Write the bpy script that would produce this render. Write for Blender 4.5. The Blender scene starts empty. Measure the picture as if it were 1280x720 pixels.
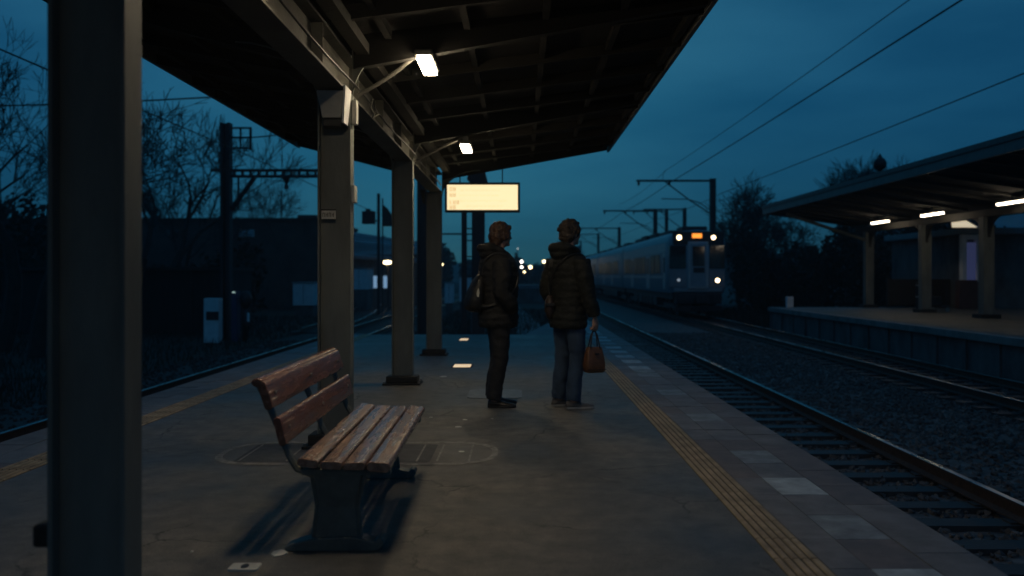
import bpy, bmesh, math, random
import numpy as np
from mathutils import Vector, Matrix, noise as mnoise
random.seed(7)
R = math.radians
SC = bpy.context.scene
COL = SC.collection
F, CX, CY, EYE = 1080.0, 650.0, 345.0, 1.28      # focal length in photo pixels, vanishing point, eye height

def W(px, py, Y):
    return Vector(((px - CX) * Y / F, Y, EYE + (CY - py) * Y / F))

# ------------------------------------------------------------------ materials
MATS = {}
def mat(name, col, rough=0.7, metal=0.0, var=0.25, scale=6.0, bump=0.0, bscale=60.0, emit=None, estr=0.0,
        col2=None, detail=6.0, spec=0.5, rvar=0.0, coords='Object', stretch=(1, 1, 1), coat=0.0):
    m = bpy.data.materials.new(name); m.use_nodes = True
    nt = m.node_tree; N = nt.nodes; L = nt.links
    b = N['Principled BSDF']
    b.inputs['Roughness'].default_value = rough; b.inputs['Metallic'].default_value = metal
    b.inputs['Specular IOR Level'].default_value = spec
    if coat: b.inputs['Coat Weight'].default_value = coat
    tc = N.new('ShaderNodeTexCoord'); mp = N.new('ShaderNodeMapping'); mp.inputs['Scale'].default_value = stretch
    L.new(tc.outputs[coords], mp.inputs['Vector'])
    nz = N.new('ShaderNodeTexNoise'); nz.inputs['Scale'].default_value = scale; nz.inputs['Detail'].default_value = detail
    nz.inputs['Roughness'].default_value = 0.62
    L.new(mp.outputs[0], nz.inputs['Vector'])
    rp = N.new('ShaderNodeValToRGB')
    c2 = col2 if col2 else tuple(c * (1 - var) for c in col)
    c1 = tuple(min(1, c * (1 + var * 0.6)) for c in col) if not col2 else col
    rp.color_ramp.elements[0].position = 0.32; rp.color_ramp.elements[1].position = 0.68
    rp.color_ramp.elements[0].color = (*c2, 1); rp.color_ramp.elements[1].color = (*c1, 1)
    L.new(nz.outputs['Fac'], rp.inputs['Fac']); L.new(rp.outputs['Color'], b.inputs['Base Color'])
    if rvar:
        mr = N.new('ShaderNodeMapRange'); mr.inputs['To Min'].default_value = rough - rvar; mr.inputs['To Max'].default_value = rough + rvar
        mr.inputs['From Min'].default_value = 0.3; mr.inputs['From Max'].default_value = 0.7
        L.new(nz.outputs['Fac'], mr.inputs['Value']); L.new(mr.outputs[0], b.inputs['Roughness'])
    if bump:
        nb = N.new('ShaderNodeTexNoise'); nb.inputs['Scale'].default_value = bscale; nb.inputs['Detail'].default_value = 5
        L.new(mp.outputs[0], nb.inputs['Vector'])
        bp = N.new('ShaderNodeBump'); bp.inputs['Strength'].default_value = bump; bp.inputs['Distance'].default_value = 0.01
        L.new(nb.outputs['Fac'], bp.inputs['Height']); L.new(bp.outputs[0], b.inputs['Normal'])
    if emit:
        b.inputs['Emission Color'].default_value = (*emit, 1); b.inputs['Emission Strength'].default_value = estr
    MATS[name] = m
    return m

WARM = (1.0, 0.80, 0.50)
STEEL = mat('painted_steel', (0.160, 0.172, 0.155), 0.6, var=0.35, scale=3.5, bump=0.25, bscale=40, rvar=0.12, stretch=(1, 1, 0.35))
STEEL_D = mat('soot_steel', (0.024, 0.022, 0.018), 0.7, var=0.4, scale=3, bump=0.3, bscale=30)
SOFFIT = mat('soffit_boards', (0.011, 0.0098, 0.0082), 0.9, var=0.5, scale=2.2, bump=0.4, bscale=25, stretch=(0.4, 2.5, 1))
FASCIA = mat('fascia_metal', (0.10, 0.105, 0.11), 0.45, var=0.25, scale=2, bump=0.15, bscale=20)
GALV = mat('galvanised', (0.30, 0.29, 0.26), 0.4, 0.7, var=0.25, scale=14, rvar=0.1)
PIPE = mat('conduit_metal', (0.20, 0.19, 0.17), 0.4, 0.5, var=0.2, scale=10)
CASEW = mat('pale_casing', (0.50, 0.50, 0.46), 0.5, var=0.2, scale=8, bump=0.1)
PAINTW = mat('white_paint', (0.76, 0.78, 0.79), 0.55, var=0.14, scale=4)
BLACK = mat('black_metal', (0.02, 0.02, 0.02), 0.5, var=0.3, scale=9)
MAST = mat('mast_steel', (0.035, 0.035, 0.035), 0.6, var=0.3, scale=5)
CONCRETE = mat('concrete', (0.22, 0.215, 0.20), 0.85, var=0.35, scale=2.4, bump=0.4, bscale=30)
CONC_D = mat('old_concrete', (0.13, 0.13, 0.125), 0.85, var=0.5, scale=1.6, bump=0.4, bscale=22, stretch=(1, 1, 0.5))
BRICK = mat('dark_brick', (0.07, 0.05, 0.043), 0.85, var=0.4, scale=1.2, bump=0.3, bscale=12)
ROOFC = mat('roof_cladding', (0.22, 0.24, 0.25), 0.5, var=0.2, scale=1)
GLASSD = mat('dark_glass', (0.015, 0.02, 0.025), 0.08, spec=0.9, var=0.2)
GLASS_SKY = mat('painted_sky_glass', (0.32, 0.40, 0.44), 0.2, spec=1.0, var=0.1)  # pale base colour stands in for the reflected sky
RUST = mat('rust_rail', (0.06, 0.035, 0.022), 0.75, var=0.5, scale=14, bump=0.4, bscale=60)
RAILTOP = mat('polished_rail', (0.45, 0.45, 0.45), 0.28, 1.0, var=0.25, scale=5, rvar=0.08, stretch=(1, .15, 1))
SLEEPER = mat('sleeper_timber', (0.045, 0.042, 0.039), 0.6, var=0.45, scale=6, bump=0.5, bscale=30, rvar=.1)
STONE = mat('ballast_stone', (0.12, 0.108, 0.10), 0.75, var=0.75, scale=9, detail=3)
BARK = mat('bark', (0.035, 0.028, 0.022), 0.9, var=0.4, scale=5, bump=0.4)
FOLI = mat('dark_foliage', (0.022, 0.026, 0.015), 0.9, var=0.5, scale=0.8)
SCREEN = mat('lit_screen', (0.3, 0.27, 0.2), 0.3, emit=(1.0, 0.80, 0.45), estr=1.12, var=0.02)
SCREENTXT = mat('screen_text', (0.3, 0.27, 0.2), 0.3, emit=(0.92, 0.62, 0.28), estr=0.72, var=0.02)
LAMPG = mat('lamp_diffuser', (0.9, 0.85, 0.7), 0.4, emit=(1.0, 0.80, 0.53), estr=66.0, var=0.02)
LAMPR = mat('tube_diffuser', (0.9, 0.85, 0.7), 0.4, emit=(1.0, 0.83, 0.60), estr=13.5, var=0.02)

def floor_material():
    m = bpy.data.materials.new('asphalt'); m.use_nodes = True
    nt = m.node_tree; N = nt.nodes; L = nt.links; b = N['Principled BSDF']
    tc = N.new('ShaderNodeTexCoord')
    def nz(scale, det, rgh=0.6):
        n = N.new('ShaderNodeTexNoise'); n.inputs['Scale'].default_value = scale; n.inputs['Detail'].default_value = det
        n.inputs['Roughness'].default_value = rgh; L.new(tc.outputs['Object'], n.inputs['Vector']); return n
    big, mid, fine = nz(0.9, 7, 0.66), nz(6, 6, 0.7), nz(170, 3)
    r1 = N.new('ShaderNodeValToRGB'); e = r1.color_ramp.elements
    e[0].position = 0.30; e[0].color = (0.080, 0.076, 0.066, 1); e[1].position = 0.72; e[1].color = (0.215, 0.203, 0.172, 1)
    L.new(big.outputs['Fac'], r1.inputs['Fac'])
    r2 = N.new('ShaderNodeValToRGB'); e = r2.color_ramp.elements
    e[0].position = 0.34; e[0].color = (0.62, 0.62, 0.64, 1); e[1].position = 0.66; e[1].color = (1.25, 1.22, 1.18, 1)
    L.new(mid.outputs['Fac'], r2.inputs['Fac'])
    r3 = N.new('ShaderNodeValToRGB'); e = r3.color_ramp.elements
    e[0].position = 0.36; e[0].color = (0.55, 0.55, 0.55, 1); e[1].position = 0.68; e[1].color = (1.5, 1.5, 1.5, 1)
    L.new(fine.outputs['Fac'], r3.inputs['Fac'])
    def mul(a, c):
        x = N.new('ShaderNodeMix'); x.data_type = 'RGBA'; x.blend_type = 'MULTIPLY'; x.inputs[0].default_value = 1
        L.new(a, x.inputs[6]); L.new(c, x.inputs[7]); return x.outputs[2]
    c = mul(mul(r1.outputs[0], r2.outputs[0]), r3.outputs[0])
    # pale worn specks
    vo = N.new('ShaderNodeTexVoronoi'); vo.inputs['Scale'].default_value = 5.5; L.new(tc.outputs['Object'], vo.inputs['Vector'])
    rs = N.new('ShaderNodeValToRGB'); e = rs.color_ramp.elements
    e[0].position = 0.030; e[0].color = (1, 1, 1, 1); e[1].position = 0.055; e[1].color = (0, 0, 0, 1)
    L.new(vo.outputs['Distance'], rs.inputs['Fac'])
    gt = N.new('ShaderNodeMath'); gt.operation = 'GREATER_THAN'; gt.inputs[1].default_value = 0.80
    sp = N.new('ShaderNodeSeparateColor'); L.new(vo.outputs['Color'], sp.inputs[0]); L.new(sp.outputs[0], gt.inputs[0])
    mm = N.new('ShaderNodeMath'); mm.operation = 'MULTIPLY'; L.new(rs.outputs[0], mm.inputs[0]); L.new(gt.outputs[0], mm.inputs[1])
    mx = N.new('ShaderNodeMix'); mx.data_type = 'RGBA'; L.new(mm.outputs[0], mx.inputs[0]); L.new(c, mx.inputs[6]); mx.inputs[7].default_value = (0.22, 0.2, 0.17, 1)
    # fine cracks: distorted cell borders, kept only in some areas
    dn = N.new('ShaderNodeMix'); dn.data_type = 'VECTOR'; dn.inputs[0].default_value = .16
    L.new(tc.outputs['Object'], dn.inputs[4]); L.new(mid.outputs['Color'], dn.inputs[5])
    vc = N.new('ShaderNodeTexVoronoi'); vc.feature = 'DISTANCE_TO_EDGE'; vc.inputs['Scale'].default_value = 1.05; L.new(dn.outputs[1], vc.inputs['Vector'])
    rc = N.new('ShaderNodeValToRGB'); e = rc.color_ramp.elements; e[0].position = 0.002; e[0].color = (1, 1, 1, 1); e[1].position = .009; e[1].color = (0, 0, 0, 1); L.new(vc.outputs['Distance'], rc.inputs['Fac'])
    rk = N.new('ShaderNodeValToRGB'); e = rk.color_ramp.elements; e[0].position = .46; e[1].position = .58; L.new(big.outputs['Fac'], rk.inputs['Fac'])
    mk = N.new('ShaderNodeMath'); mk.operation = 'MULTIPLY'; L.new(rc.outputs[0], mk.inputs[0]); L.new(rk.outputs[0], mk.inputs[1])
    m3 = N.new('ShaderNodeMix'); m3.data_type = 'RGBA'; L.new(mk.outputs[0], m3.inputs[0]); L.new(mx.outputs[2], m3.inputs[6]); m3.inputs[7].default_value = (.035, .033, .03, 1)
    L.new(m3.outputs[2], b.inputs['Base Color'])
    mr = N.new('ShaderNodeMapRange'); mr.inputs['From Min'].default_value = .3; mr.inputs['From Max'].default_value = .7
    mr.inputs['To Min'].default_value = .38; mr.inputs['To Max'].default_value = .75
    L.new(big.outputs['Fac'], mr.inputs['Value']); L.new(mr.outputs[0], b.inputs['Roughness'])
    bp = N.new('ShaderNodeBump'); bp.inputs['Strength'].default_value = .55; bp.inputs['Distance'].default_value = .006
    L.new(fine.outputs['Fac'], bp.inputs['Height'])
    b2 = N.new('ShaderNodeBump'); b2.inputs['Strength'].default_value = .35; b2.inputs['Distance'].default_value = .02
    L.new(mid.outputs['Fac'], b2.inputs['Height']); L.new(bp.outputs[0], b2.inputs['Normal']); L.new(b2.outputs[0], b.inputs['Normal'])
    return m
ASPHALT = floor_material()
PAVER = mat('paver_grey', (0.215, 0.205, 0.200), 0.7, var=0.4, scale=5, bump=0.35, bscale=90, rvar=.12)
PAVER_R = mat('paver_brown', (0.195, 0.165, 0.152), 0.7, var=0.35, scale=6, bump=0.35, bscale=90, rvar=.12)
PAVER_P = mat('paver_pale', (0.46, 0.49, 0.48), 0.65, var=0.4, scale=7, bump=0.3, bscale=90)
PAVER_Q = mat('paver_worn', (0.28, 0.29, 0.285), 0.65, var=0.4, scale=7, bump=0.3, bscale=90)
COPING = mat('coping', (0.215, 0.20, 0.19), 0.75, var=0.35, scale=3, bump=0.4, bscale=60)
TACT = mat('tactile_yellow', (0.44, 0.33, 0.20), 0.7, var=0.42, scale=7, bump=0.3, bscale=120)
TACTD = mat('tactile_grooves', (0.13, 0.095, 0.055), 0.85, var=0.45, scale=9)
GRASSG = mat('grass_ground', (0.024, 0.026, 0.015), 0.95, var=0.6, scale=1.3, bump=0.8, bscale=8)
GROUNDM = mat('earth', (0.035, 0.03, 0.024), 0.95, var=0.5, scale=0.6, bump=0.6, bscale=10)
MARKP = mat('worn_marking', (0.28, 0.27, 0.245), 0.8, var=0.5, scale=16, bump=0.3)
PATCHD = mat('patch_asphalt', (0.075, 0.075, 0.075), 0.7, var=0.35, scale=9, bump=0.6, bscale=120)
PLATEM = mat('cast_plate', (0.20, 0.20, 0.19), 0.5, 0.2, var=0.3, scale=10, bump=0.3)
WHITEP = mat('white_plate', (0.62, 0.60, 0.52), 0.5, var=0.15, scale=20)

# ------------------------------------------------------------------ mesh helper
ROOTM = {}
def rootmat(o):
    while o is not None and o.name not in ROOTM and o.parent is not None: o = o.parent
    return ROOTM.get(o.name, Matrix.Identity(4)) if o is not None else Matrix.Identity(4)

class MB:
    def __init__(s): s.v = []; s.f = []; s.m = []
    def add(s, vs, fs, m=0, M=None):
        k = len(s.v)
        if M is not None: vs = [M @ Vector(p) for p in vs]
        s.v += [tuple(p) for p in vs]; s.f += [tuple(i + k for i in f) for f in fs]; s.m += [m] * len(fs)
    def box(s, x0, x1, y0, y1, z0, z1, m=0, M=None):
        s.add([(x0, y0, z0), (x1, y0, z0), (x1, y1, z0), (x0, y1, z0), (x0, y0, z1), (x1, y0, z1), (x1, y1, z1), (x0, y1, z1)],
              [(0, 3, 2, 1), (4, 5, 6, 7), (0, 1, 5, 4), (1, 2, 6, 5), (2, 3, 7, 6), (3, 0, 4, 7)], m, M)
    def prism(s, poly, axis, lo, hi, m=0, M=None):
        n = len(poly)
        g = {'y': lambda a, b, t: (a, t, b), 'x': lambda a, b, t: (t, a, b), 'z': lambda a, b, t: (a, b, t)}[axis]
        vs = [g(a, b, lo) for a, b in poly] + [g(a, b, hi) for a, b in poly]
        s.add(vs, [tuple(range(n)), tuple(range(2 * n - 1, n - 1, -1))] + [(i, (i + 1) % n, n + (i + 1) % n, n + i) for i in range(n)], m, M)
    def loft(s, rings, m=0, cap=True, M=None):
        n = len(rings[0]); vs = [p for r in rings for p in r]; fs = []
        for k in range(len(rings) - 1):
            for i in range(n):
                j = (i + 1) % n; fs.append((k * n + i, k * n + j, (k + 1) * n + j, (k + 1) * n + i))
        if cap: fs += [tuple(range(n - 1, -1, -1)), tuple(range((len(rings) - 1) * n, len(rings) * n))]
        s.add(vs, fs, m, M)
    def tube(s, pts, r, n=8, m=0, M=None, flat=1.0, cap=True):
        pts = [Vector(p) for p in pts]; rr = r if isinstance(r, (list, tuple)) else [r] * len(pts)
        rings = []; ref = None
        for i, p in enumerate(pts):
            t = (pts[min(i + 1, len(pts) - 1)] - pts[max(i - 1, 0)]).normalized()
            if ref is None:
                ref = Vector((0, 0, 1)) if abs(t.z) < .9 else Vector((1, 0, 0))
            u = (ref - t * ref.dot(t)).normalized(); ref = u; w = t.cross(u)
            rings.append([p + u * rr[i] * math.cos(2 * math.pi * k / n) + w * rr[i] * flat * math.sin(2 * math.pi * k / n) for k in range(n)])
        s.loft(rings, m, cap, M)
    def ell(s, c, rad, n=16, k=10, m=0, M=None):
        c = Vector(c); rings = []
        for i in range(1, k):
            a = math.pi * i / k - math.pi / 2
            rings.append([(c.x + rad[0] * math.cos(a) * math.cos(2 * math.pi * j / n), c.y + rad[1] * math.cos(a) * math.sin(2 * math.pi * j / n), c.z + rad[2] * math.sin(a)) for j in range(n)])
        s.loft(rings, m, True, M)
    def quad(s, a, b, c, d, m=0): s.add([a, b, c, d], [(0, 1, 2, 3)], m)
    def mesh(s, name):
        me = bpy.data.meshes.new(name); me.from_pydata(s.v, [], s.f); me.update()
        return me
    def build(s, name, mats, parent=None, bevel=0, smooth=False, segs=2):
        me = s.mesh(name)
        for m in (mats if isinstance(mats, (list, tuple)) else [mats]): me.materials.append(m)
        if max(s.m, default=0) > 0: me.polygons.foreach_set('material_index', s.m)
        bm = bmesh.new(); bm.from_mesh(me); bmesh.ops.recalc_face_normals(bm, faces=bm.faces); bm.to_mesh(me); bm.free()
        return link(name, me, parent, bevel, smooth, segs)

def link(name, me, parent=None, bevel=0, smooth=False, segs=2):
    if parent is not None: me.transform(rootmat(parent).inverted())
    o = bpy.data.objects.new(name, me); COL.objects.link(o)
    if parent is not None: o.parent = parent
    if smooth:
        me.polygons.foreach_set('use_smooth', [True] * len(me.polygons))
        me.set_sharp_from_angle(angle=R(42)) if smooth != 'all' else None
    if bevel:
        b = o.modifiers.new('bevel', 'BEVEL'); b.width = bevel; b.segments = segs; b.limit_method = 'ANGLE'; b.angle_limit = R(40)
    return o

def thing(name, label, cat, loc=(0, 0, 0), rotz=0, group=None):
    o = bpy.data.objects.new(name, None); COL.objects.link(o)
    o.location = loc; o.rotation_euler = (0, 0, rotz); o.empty_display_size = .2
    ROOTM[o.name] = Matrix.Translation(Vector(loc)) @ Matrix.Rotation(rotz, 4, 'Z')
    return tag(o, label, cat, group)
def tag(o, label=None, cat=None, group=None, kind=None):
    if label: o['label'] = label
    if cat: o['category'] = cat
    if group: o['group'] = group
    if kind: o['kind'] = kind
    return o
def struct(o): o['kind'] = 'structure'; return o
def dup(root, loc, rotz=0, label=None, group=None, scale=None):
    def cp(o, par):
        c = o.copy(); COL.objects.link(c); c.parent = par
        for ch in list(o.children): cp(ch, c)
        return c
    r = cp(root, None); r.location = loc; r.rotation_euler = (0, 0, rotz)
    if scale: r.scale = scale
    if label: r['label'] = label
    if group: r['group'] = group
    return r

def remesh(mb, voxel, smooth=4, disp=None):
    me = mb.mesh('tmp'); o = bpy.data.objects.new('tmp', me); COL.objects.link(o)
    bm = bmesh.new(); bm.from_mesh(me); bmesh.ops.recalc_face_normals(bm, faces=bm.faces); bm.to_mesh(me); bm.free()
    r = o.modifiers.new('r', 'REMESH'); r.mode = 'VOXEL'; r.voxel_size = voxel
    if smooth: s_ = o.modifiers.new('s', 'SMOOTH'); s_.iterations = smooth; s_.factor = .5
    dg = bpy.context.evaluated_depsgraph_get()
    out = bpy.data.meshes.new_from_object(o.evaluated_get(dg))
    bpy.data.objects.remove(o)
    if disp:
        out.update()
        nrm = [v.normal.copy() for v in out.vertices]
        for v, n in zip(out.vertices, nrm): v.co += n * disp(v.co)
    out.update()
    return out
def rlink(name, me, m, parent):
    me.materials.clear(); me.materials.append(m)
    return link(name, me, parent, 0, 'all')

# ------------------------------------------------------------------ world, sun, camera
w = bpy.data.worlds.new('World'); SC.world = w; w.use_nodes = True
nt = w.node_tree; N = nt.nodes; L = nt.links
bg = N['Background']; sky = N.new('ShaderNodeTexSky'); sky.sky_type = 'NISHITA'; sky.sun_disc = False
SUN_EL, SUN_ROT = R(14.0), R(355)
sky.sun_elevation = SUN_EL; sky.sun_rotation = SUN_ROT; sky.altitude = 50; sky.air_density = 1.0; sky.dust_density = 0.3; sky.ozone_density = 3.0
hs = N.new('ShaderNodeMix'); hs.data_type = 'RGBA'; hs.blend_type = 'MULTIPLY'; hs.inputs[0].default_value = 1; hs.inputs[7].default_value = (0.062, 0.42, 0.58, 1)
L.new(sky.outputs[0], hs.inputs[6])
tc = N.new('ShaderNodeTexCoord'); mp = N.new('ShaderNodeMapping'); mp.inputs['Scale'].default_value = (1.0, 1.0, 4.2); mp.inputs['Rotation'].default_value = (R(12), R(-14), 0)
L.new(tc.outputs['Generated'], mp.inputs[0])
cn = N.new('ShaderNodeTexNoise'); cn.inputs['Scale'].default_value = 2.4; cn.inputs['Detail'].default_value = 6; cn.inputs['Roughness'].default_value = .52; L.new(mp.outputs[0], cn.inputs['Vector'])
cr = N.new('ShaderNodeValToRGB'); e = cr.color_ramp.elements
e[0].position = .34; e[0].color = (.66, .78, .82, 1); e[1].position = .66; e[1].color = (1.75, 1.22, 1.12, 1)
L.new(cn.outputs['Fac'], cr.inputs['Fac'])
cm = N.new('ShaderNodeMix'); cm.data_type = 'RGBA'; cm.blend_type = 'MULTIPLY'; cm.inputs[0].default_value = 1
L.new(hs.outputs[2], cm.inputs[6]); L.new(cr.outputs[0], cm.inputs[7]); sx = N.new('ShaderNodeSeparateXYZ'); L.new(tc.outputs['Generated'], sx.inputs[0])
hr = N.new('ShaderNodeValToRGB'); e = hr.color_ramp.elements      # bank of dusk cloud low over the horizon
e[0].position = 0.0; e[0].color = (.22, .24, .46, 1); e[1].position = .34; e[1].color = (.95, .88, .86, 1)
q = hr.color_ramp.elements.new(.09); q.color = (.23, .31, .46, 1); q = hr.color_ramp.elements.new(.2); q.color = (.47, .55, .64, 1)
q = hr.color_ramp.elements.new(.95); q.color = (1.0, .80, .72, 1)
L.new(sx.outputs['Z'], hr.inputs['Fac'])
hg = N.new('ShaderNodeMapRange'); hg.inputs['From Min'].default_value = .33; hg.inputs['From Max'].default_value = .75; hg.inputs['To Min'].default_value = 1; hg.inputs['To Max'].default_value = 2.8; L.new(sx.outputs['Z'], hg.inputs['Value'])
cm2 = N.new('ShaderNodeMix'); cm2.data_type = 'RGBA'; cm2.blend_type = 'MULTIPLY'; cm2.inputs[0].default_value = 1
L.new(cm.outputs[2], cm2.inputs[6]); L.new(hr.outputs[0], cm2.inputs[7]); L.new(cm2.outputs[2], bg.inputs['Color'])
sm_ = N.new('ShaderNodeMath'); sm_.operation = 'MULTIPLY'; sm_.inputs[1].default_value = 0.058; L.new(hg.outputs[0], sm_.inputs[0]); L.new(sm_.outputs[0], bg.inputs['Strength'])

sl = bpy.data.lights.new('sun', 'SUN'); sl.energy = 0.012; sl.angle = R(25); sl.color = (.55, .75, 1.0)
so = bpy.data.objects.new('sun', sl); COL.objects.link(so)
so.rotation_euler = (R(90) - SUN_EL - R(12), 0, R(180) - SUN_ROT + R(180))

cd = bpy.data.cameras.new('camera'); co = bpy.data.objects.new('camera', cd); COL.objects.link(co); SC.camera = co
cd.sensor_width = 36; cd.lens = F / 1280 * 36; cd.shift_x = -(CX - 640) / 1280; cd.shift_y = -(360 - CY) / 1280
co.location = (0, 0, EYE); co.rotation_euler = (R(90), 0, 0); cd.clip_end = 3000; cd.clip_start = .05
cd.dof.use_dof = True; cd.dof.focus_distance = 6.2; cd.dof.aperture_fstop = 1.5
SC.view_settings.view_transform = 'Standard'; SC.view_settings.look = 'None'; SC.view_settings.exposure = 0; SC.view_settings.gamma = 1
SC.cycles.use_denoising = True
try: SC.cycles.denoiser = 'OPENIMAGEDENOISE'; SC.cycles.denoising_input_passes = 'RGB_ALBEDO_NORMAL'
except Exception: pass
SC.cycles.max_bounces = 6; SC.cycles.sample_clamp_indirect = 3.0; SC.cycles.use_adaptive_sampling = False

# ------------------------------------------------------------------ ground
RT = -0.76            # rail top
GZ = -1.10
g = MB(); g.quad((-560, -60, GZ), (560, -60, GZ), (560, 660, GZ), (-560, 660, GZ))
struct(g.build('ground', GROUNDM))

# main platform
PL, PR, PE = -4.0, 2.1, 19.0
pf = struct(thing('platform', None, None))
for k in ('label', 'category'):
    if k in pf: del pf[k]
b = MB(); b.box(PL + .12, PR - .12, -6, PE - .05, GZ - .1, -.16)
b.prism([(PR - .12, PE - .05), (PR - .12, 24), (.9, 24), (.2, PE - .05)], 'z', GZ - .1, -.16); b.build('platform_wall', CONC_D, pf)
b = MB(); b.box(PL, PR, -6, PE, -.16, -.004)
b.prism([(PR, PE), (PR, 24.2), (.85, 24.2), (.1, PE)], 'z', -.16, -.004); b.build('platform_slab', CONCRETE, pf, bevel=.012)
b = MB(); b.quad((-3.22, -6, 0), (1.14, -6, 0), (1.14, PE - .25, 0), (-3.22, PE - .25, 0)); b.build('asphalt_surface', ASPHALT, pf)
# paving strips
rnd = random.Random(3)
def paving(x0, x1, cols, name, sgn):
    b = MB(); gap = .006; y = -6.0; j = 0
    while y < (PE if sgn < 0 else 24):
        for ci, (a, c, kind) in enumerate(cols):
            yy0 = y + (.21 if kind == 'edge' else 0); m = 0
            rr = rnd.random()
            if kind == 'pale': m = (2 if rr < .48 else (3 if rr < .84 else 0)) if j % 2 == 0 else (0 if rr < .6 else (1 if rr < .9 else 3))
            elif kind == 'mix': m = 1 if rr < .28 else (3 if rr > .93 else 0)
            elif kind == 'edge': m = 4 if rr < .75 else 1
            dz = rnd.uniform(-.0022, .0022)
            b.box(a + gap / 2, c - gap / 2, yy0 + gap / 2, yy0 + .425 - gap / 2, -.003, .002 + dz, m)
        y += .425; j += 1
    b.build(name, [PAVER, PAVER_R, PAVER_P, PAVER_Q, COPING], pf)
paving(1.35, 2.1, [(1.352, 1.53, 'mix'), (1.53, 1.81, 'pale'), (1.81, 2.085, 'edge')], 'paving_strip', 1)
paving(-4.0, -3.45, [(-3.985, -3.70, 'edge'), (-3.70, -3.452, 'mix')], 'paving_strip', -1)
def tactile(x0, x1, y1):
    b = MB(); y = -6.0
    while y < y1:
        b.box(x0 + .002, x1 - .002, y + .002, y + .296, -.003, .001, 1)
        nR = 5; wd = (x1 - x0) / nR
        for k in range(nR):
            c = x0 + wd * (k + .5)
            b.prism([(c - .0145, .001), (c - .011, .007), (c + .011, .007), (c + .0145, .001)], 'y', y + .006, y + .292)
        y += .3
    b.build('tactile_strip', [TACT, TACTD], pf)
tactile(1.14, 1.35, PE + 1); tactile(-3.45, -3.22, PE - .3)

# worn marking with rounded end, around a darker patch
def rrect(x0, x1, y0, y1, r, n=8):
    P = []
    for cx, cy, a in ((x1 - r, y0 + r, -90), (x1 - r, y1 - r, 0), (x0 + r, y1 - r, 90), (x0 + r, y0 + r, 180)):
        for k in range(n + 1):
            t = R(a + 90 * k / n); P.append((cx + r * math.cos(t), cy + r * math.sin(t)))
    return P
def ring(b, A, B, z, m=0):
    n = len(A)
    for i in range(n):
        j = (i + 1) % n; b.quad((*A[i], z), (*A[j], z), (*B[j], z), (*B[i], z), m)
b = MB()
o_, i_ = rrect(-2.16, -.16, 5.84, 6.66, .33), rrect(-2.115, -.205, 5.90, 6.60, .29)
ring(b, o_, i_, .004)
for x in (-1.95, -1.62, -1.31, -1.0, -.72, -.58, -.36): b.box(x, x + .014, 5.95, 6.54, .0042, .0052)
b.build('floor_marking', MARKP, pf)
b = MB(); b.add([(*p, .0025) for p in rrect(-1.98, -.62, 5.93, 6.56, .04)], [tuple(range(36))]); b.build('asphalt_patch', PATCHD, pf)

def plate(name, label, cat, x0, x1, y0, y1, m, z=.004, h=.006, bev=.0, grp=None, hole=False):
    b = MB(); b.prism(rrect(x0, x1, y0, y1, min(x1 - x0, y1 - y0) * .16, 3), 'z', z - .003, z + h)
    o = b.build(name, m); tag(o, label, cat, grp)
    if hole:
        c = ((x0 + x1) / 2, (y0 + y1) / 2); q = MB(); q.prism([(c[0] + .018 * math.cos(t * .785), c[1] + .03 * math.sin(t * .785)) for t in range(8)], 'z', z + h, z + h + .002)
        q.build('bolt_hole', BLACK, o)
    return o
plate('access_cover', 'pale metal access cover set in the asphalt under the feet of the backpack wearer', 'access cover', -.56, 0.02, 9.02, 9.72, PLATEM, 0.003, .003)
plate('floor_plate', 'small white square plate with a dark hole on the asphalt before the bench', 'floor plate', -1.27, -1.14, 3.74, 3.83, WHITEP, .003, .006, hole=True)
FLG = mat('floor_light_glass', (.8, .7, .5), .3, emit=(1, .72, .42), estr=.75, var=.02)
def flight(lab, px, py, w_, d_, st):
    Y = 1382 / (py - 345); X = (px - 650) * Y / F
    t = thing('floor_light', lab, 'floor light', (X, Y, 0), 0, 'lights set in the platform floor')
    b = MB(); b.box(X - w_ / 2 - .03, X + w_ / 2 + .03, Y - d_ / 2 - .03, Y + d_ / 2 + .03, -.002, .003); b.build('rim', STEEL_D, t)
    b = MB(); b.box(X - w_ / 2, X + w_ / 2, Y - d_ / 2, Y + d_ / 2, .0031, .006); b.build('lens', FLG, t)
flight('larger glowing strip set in the asphalt between the third column and the people', 578, 457.5, .24, .38, 1)
flight('smaller glowing strip set in the asphalt near the far end of the platform', 580, 424.5, .16, .5, 1)
for k, (px, py, s_, lab) in enumerate([(573, 534, .030, 'round pale scrap on the asphalt above the worn marking'), (577, 565, .026, 'tiny pale scrap inside the worn rounded floor marking'),
        (581, 525, .022, 'small pale scrap farther off than the round one'), (615, 524, .016, 'tiny pale crumb near the shoes of the person with a backpack'),
        (539, 522, .016, 'tiny pale crumb just right of the bench seat corner'), (554, 471, .05, 'flat thin pale scrap beside the second column base plate'),
        (349, 692, .04, 'flat pale scrap against the near foot of the bench'), (240, 690, .009, 'tiny pale crumb on the dark asphalt left of the bench')]):
    Y = 1382 / (py - 345); X = (px - 650) * Y / F; b = MB(); rr = random.Random(k)
    P = [(X + s_ * rr.uniform(.75, 1.1) * math.cos(t * .9), Y + s_ * 1.3 * rr.uniform(.7, 1.1) * math.sin(t * .9)) for t in range(7)]
    b.prism(P, 'z', .0012, .005); tag(b.build('paper_scrap', WHITEP), lab, 'scrap', 'litter on the platform')

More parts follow.
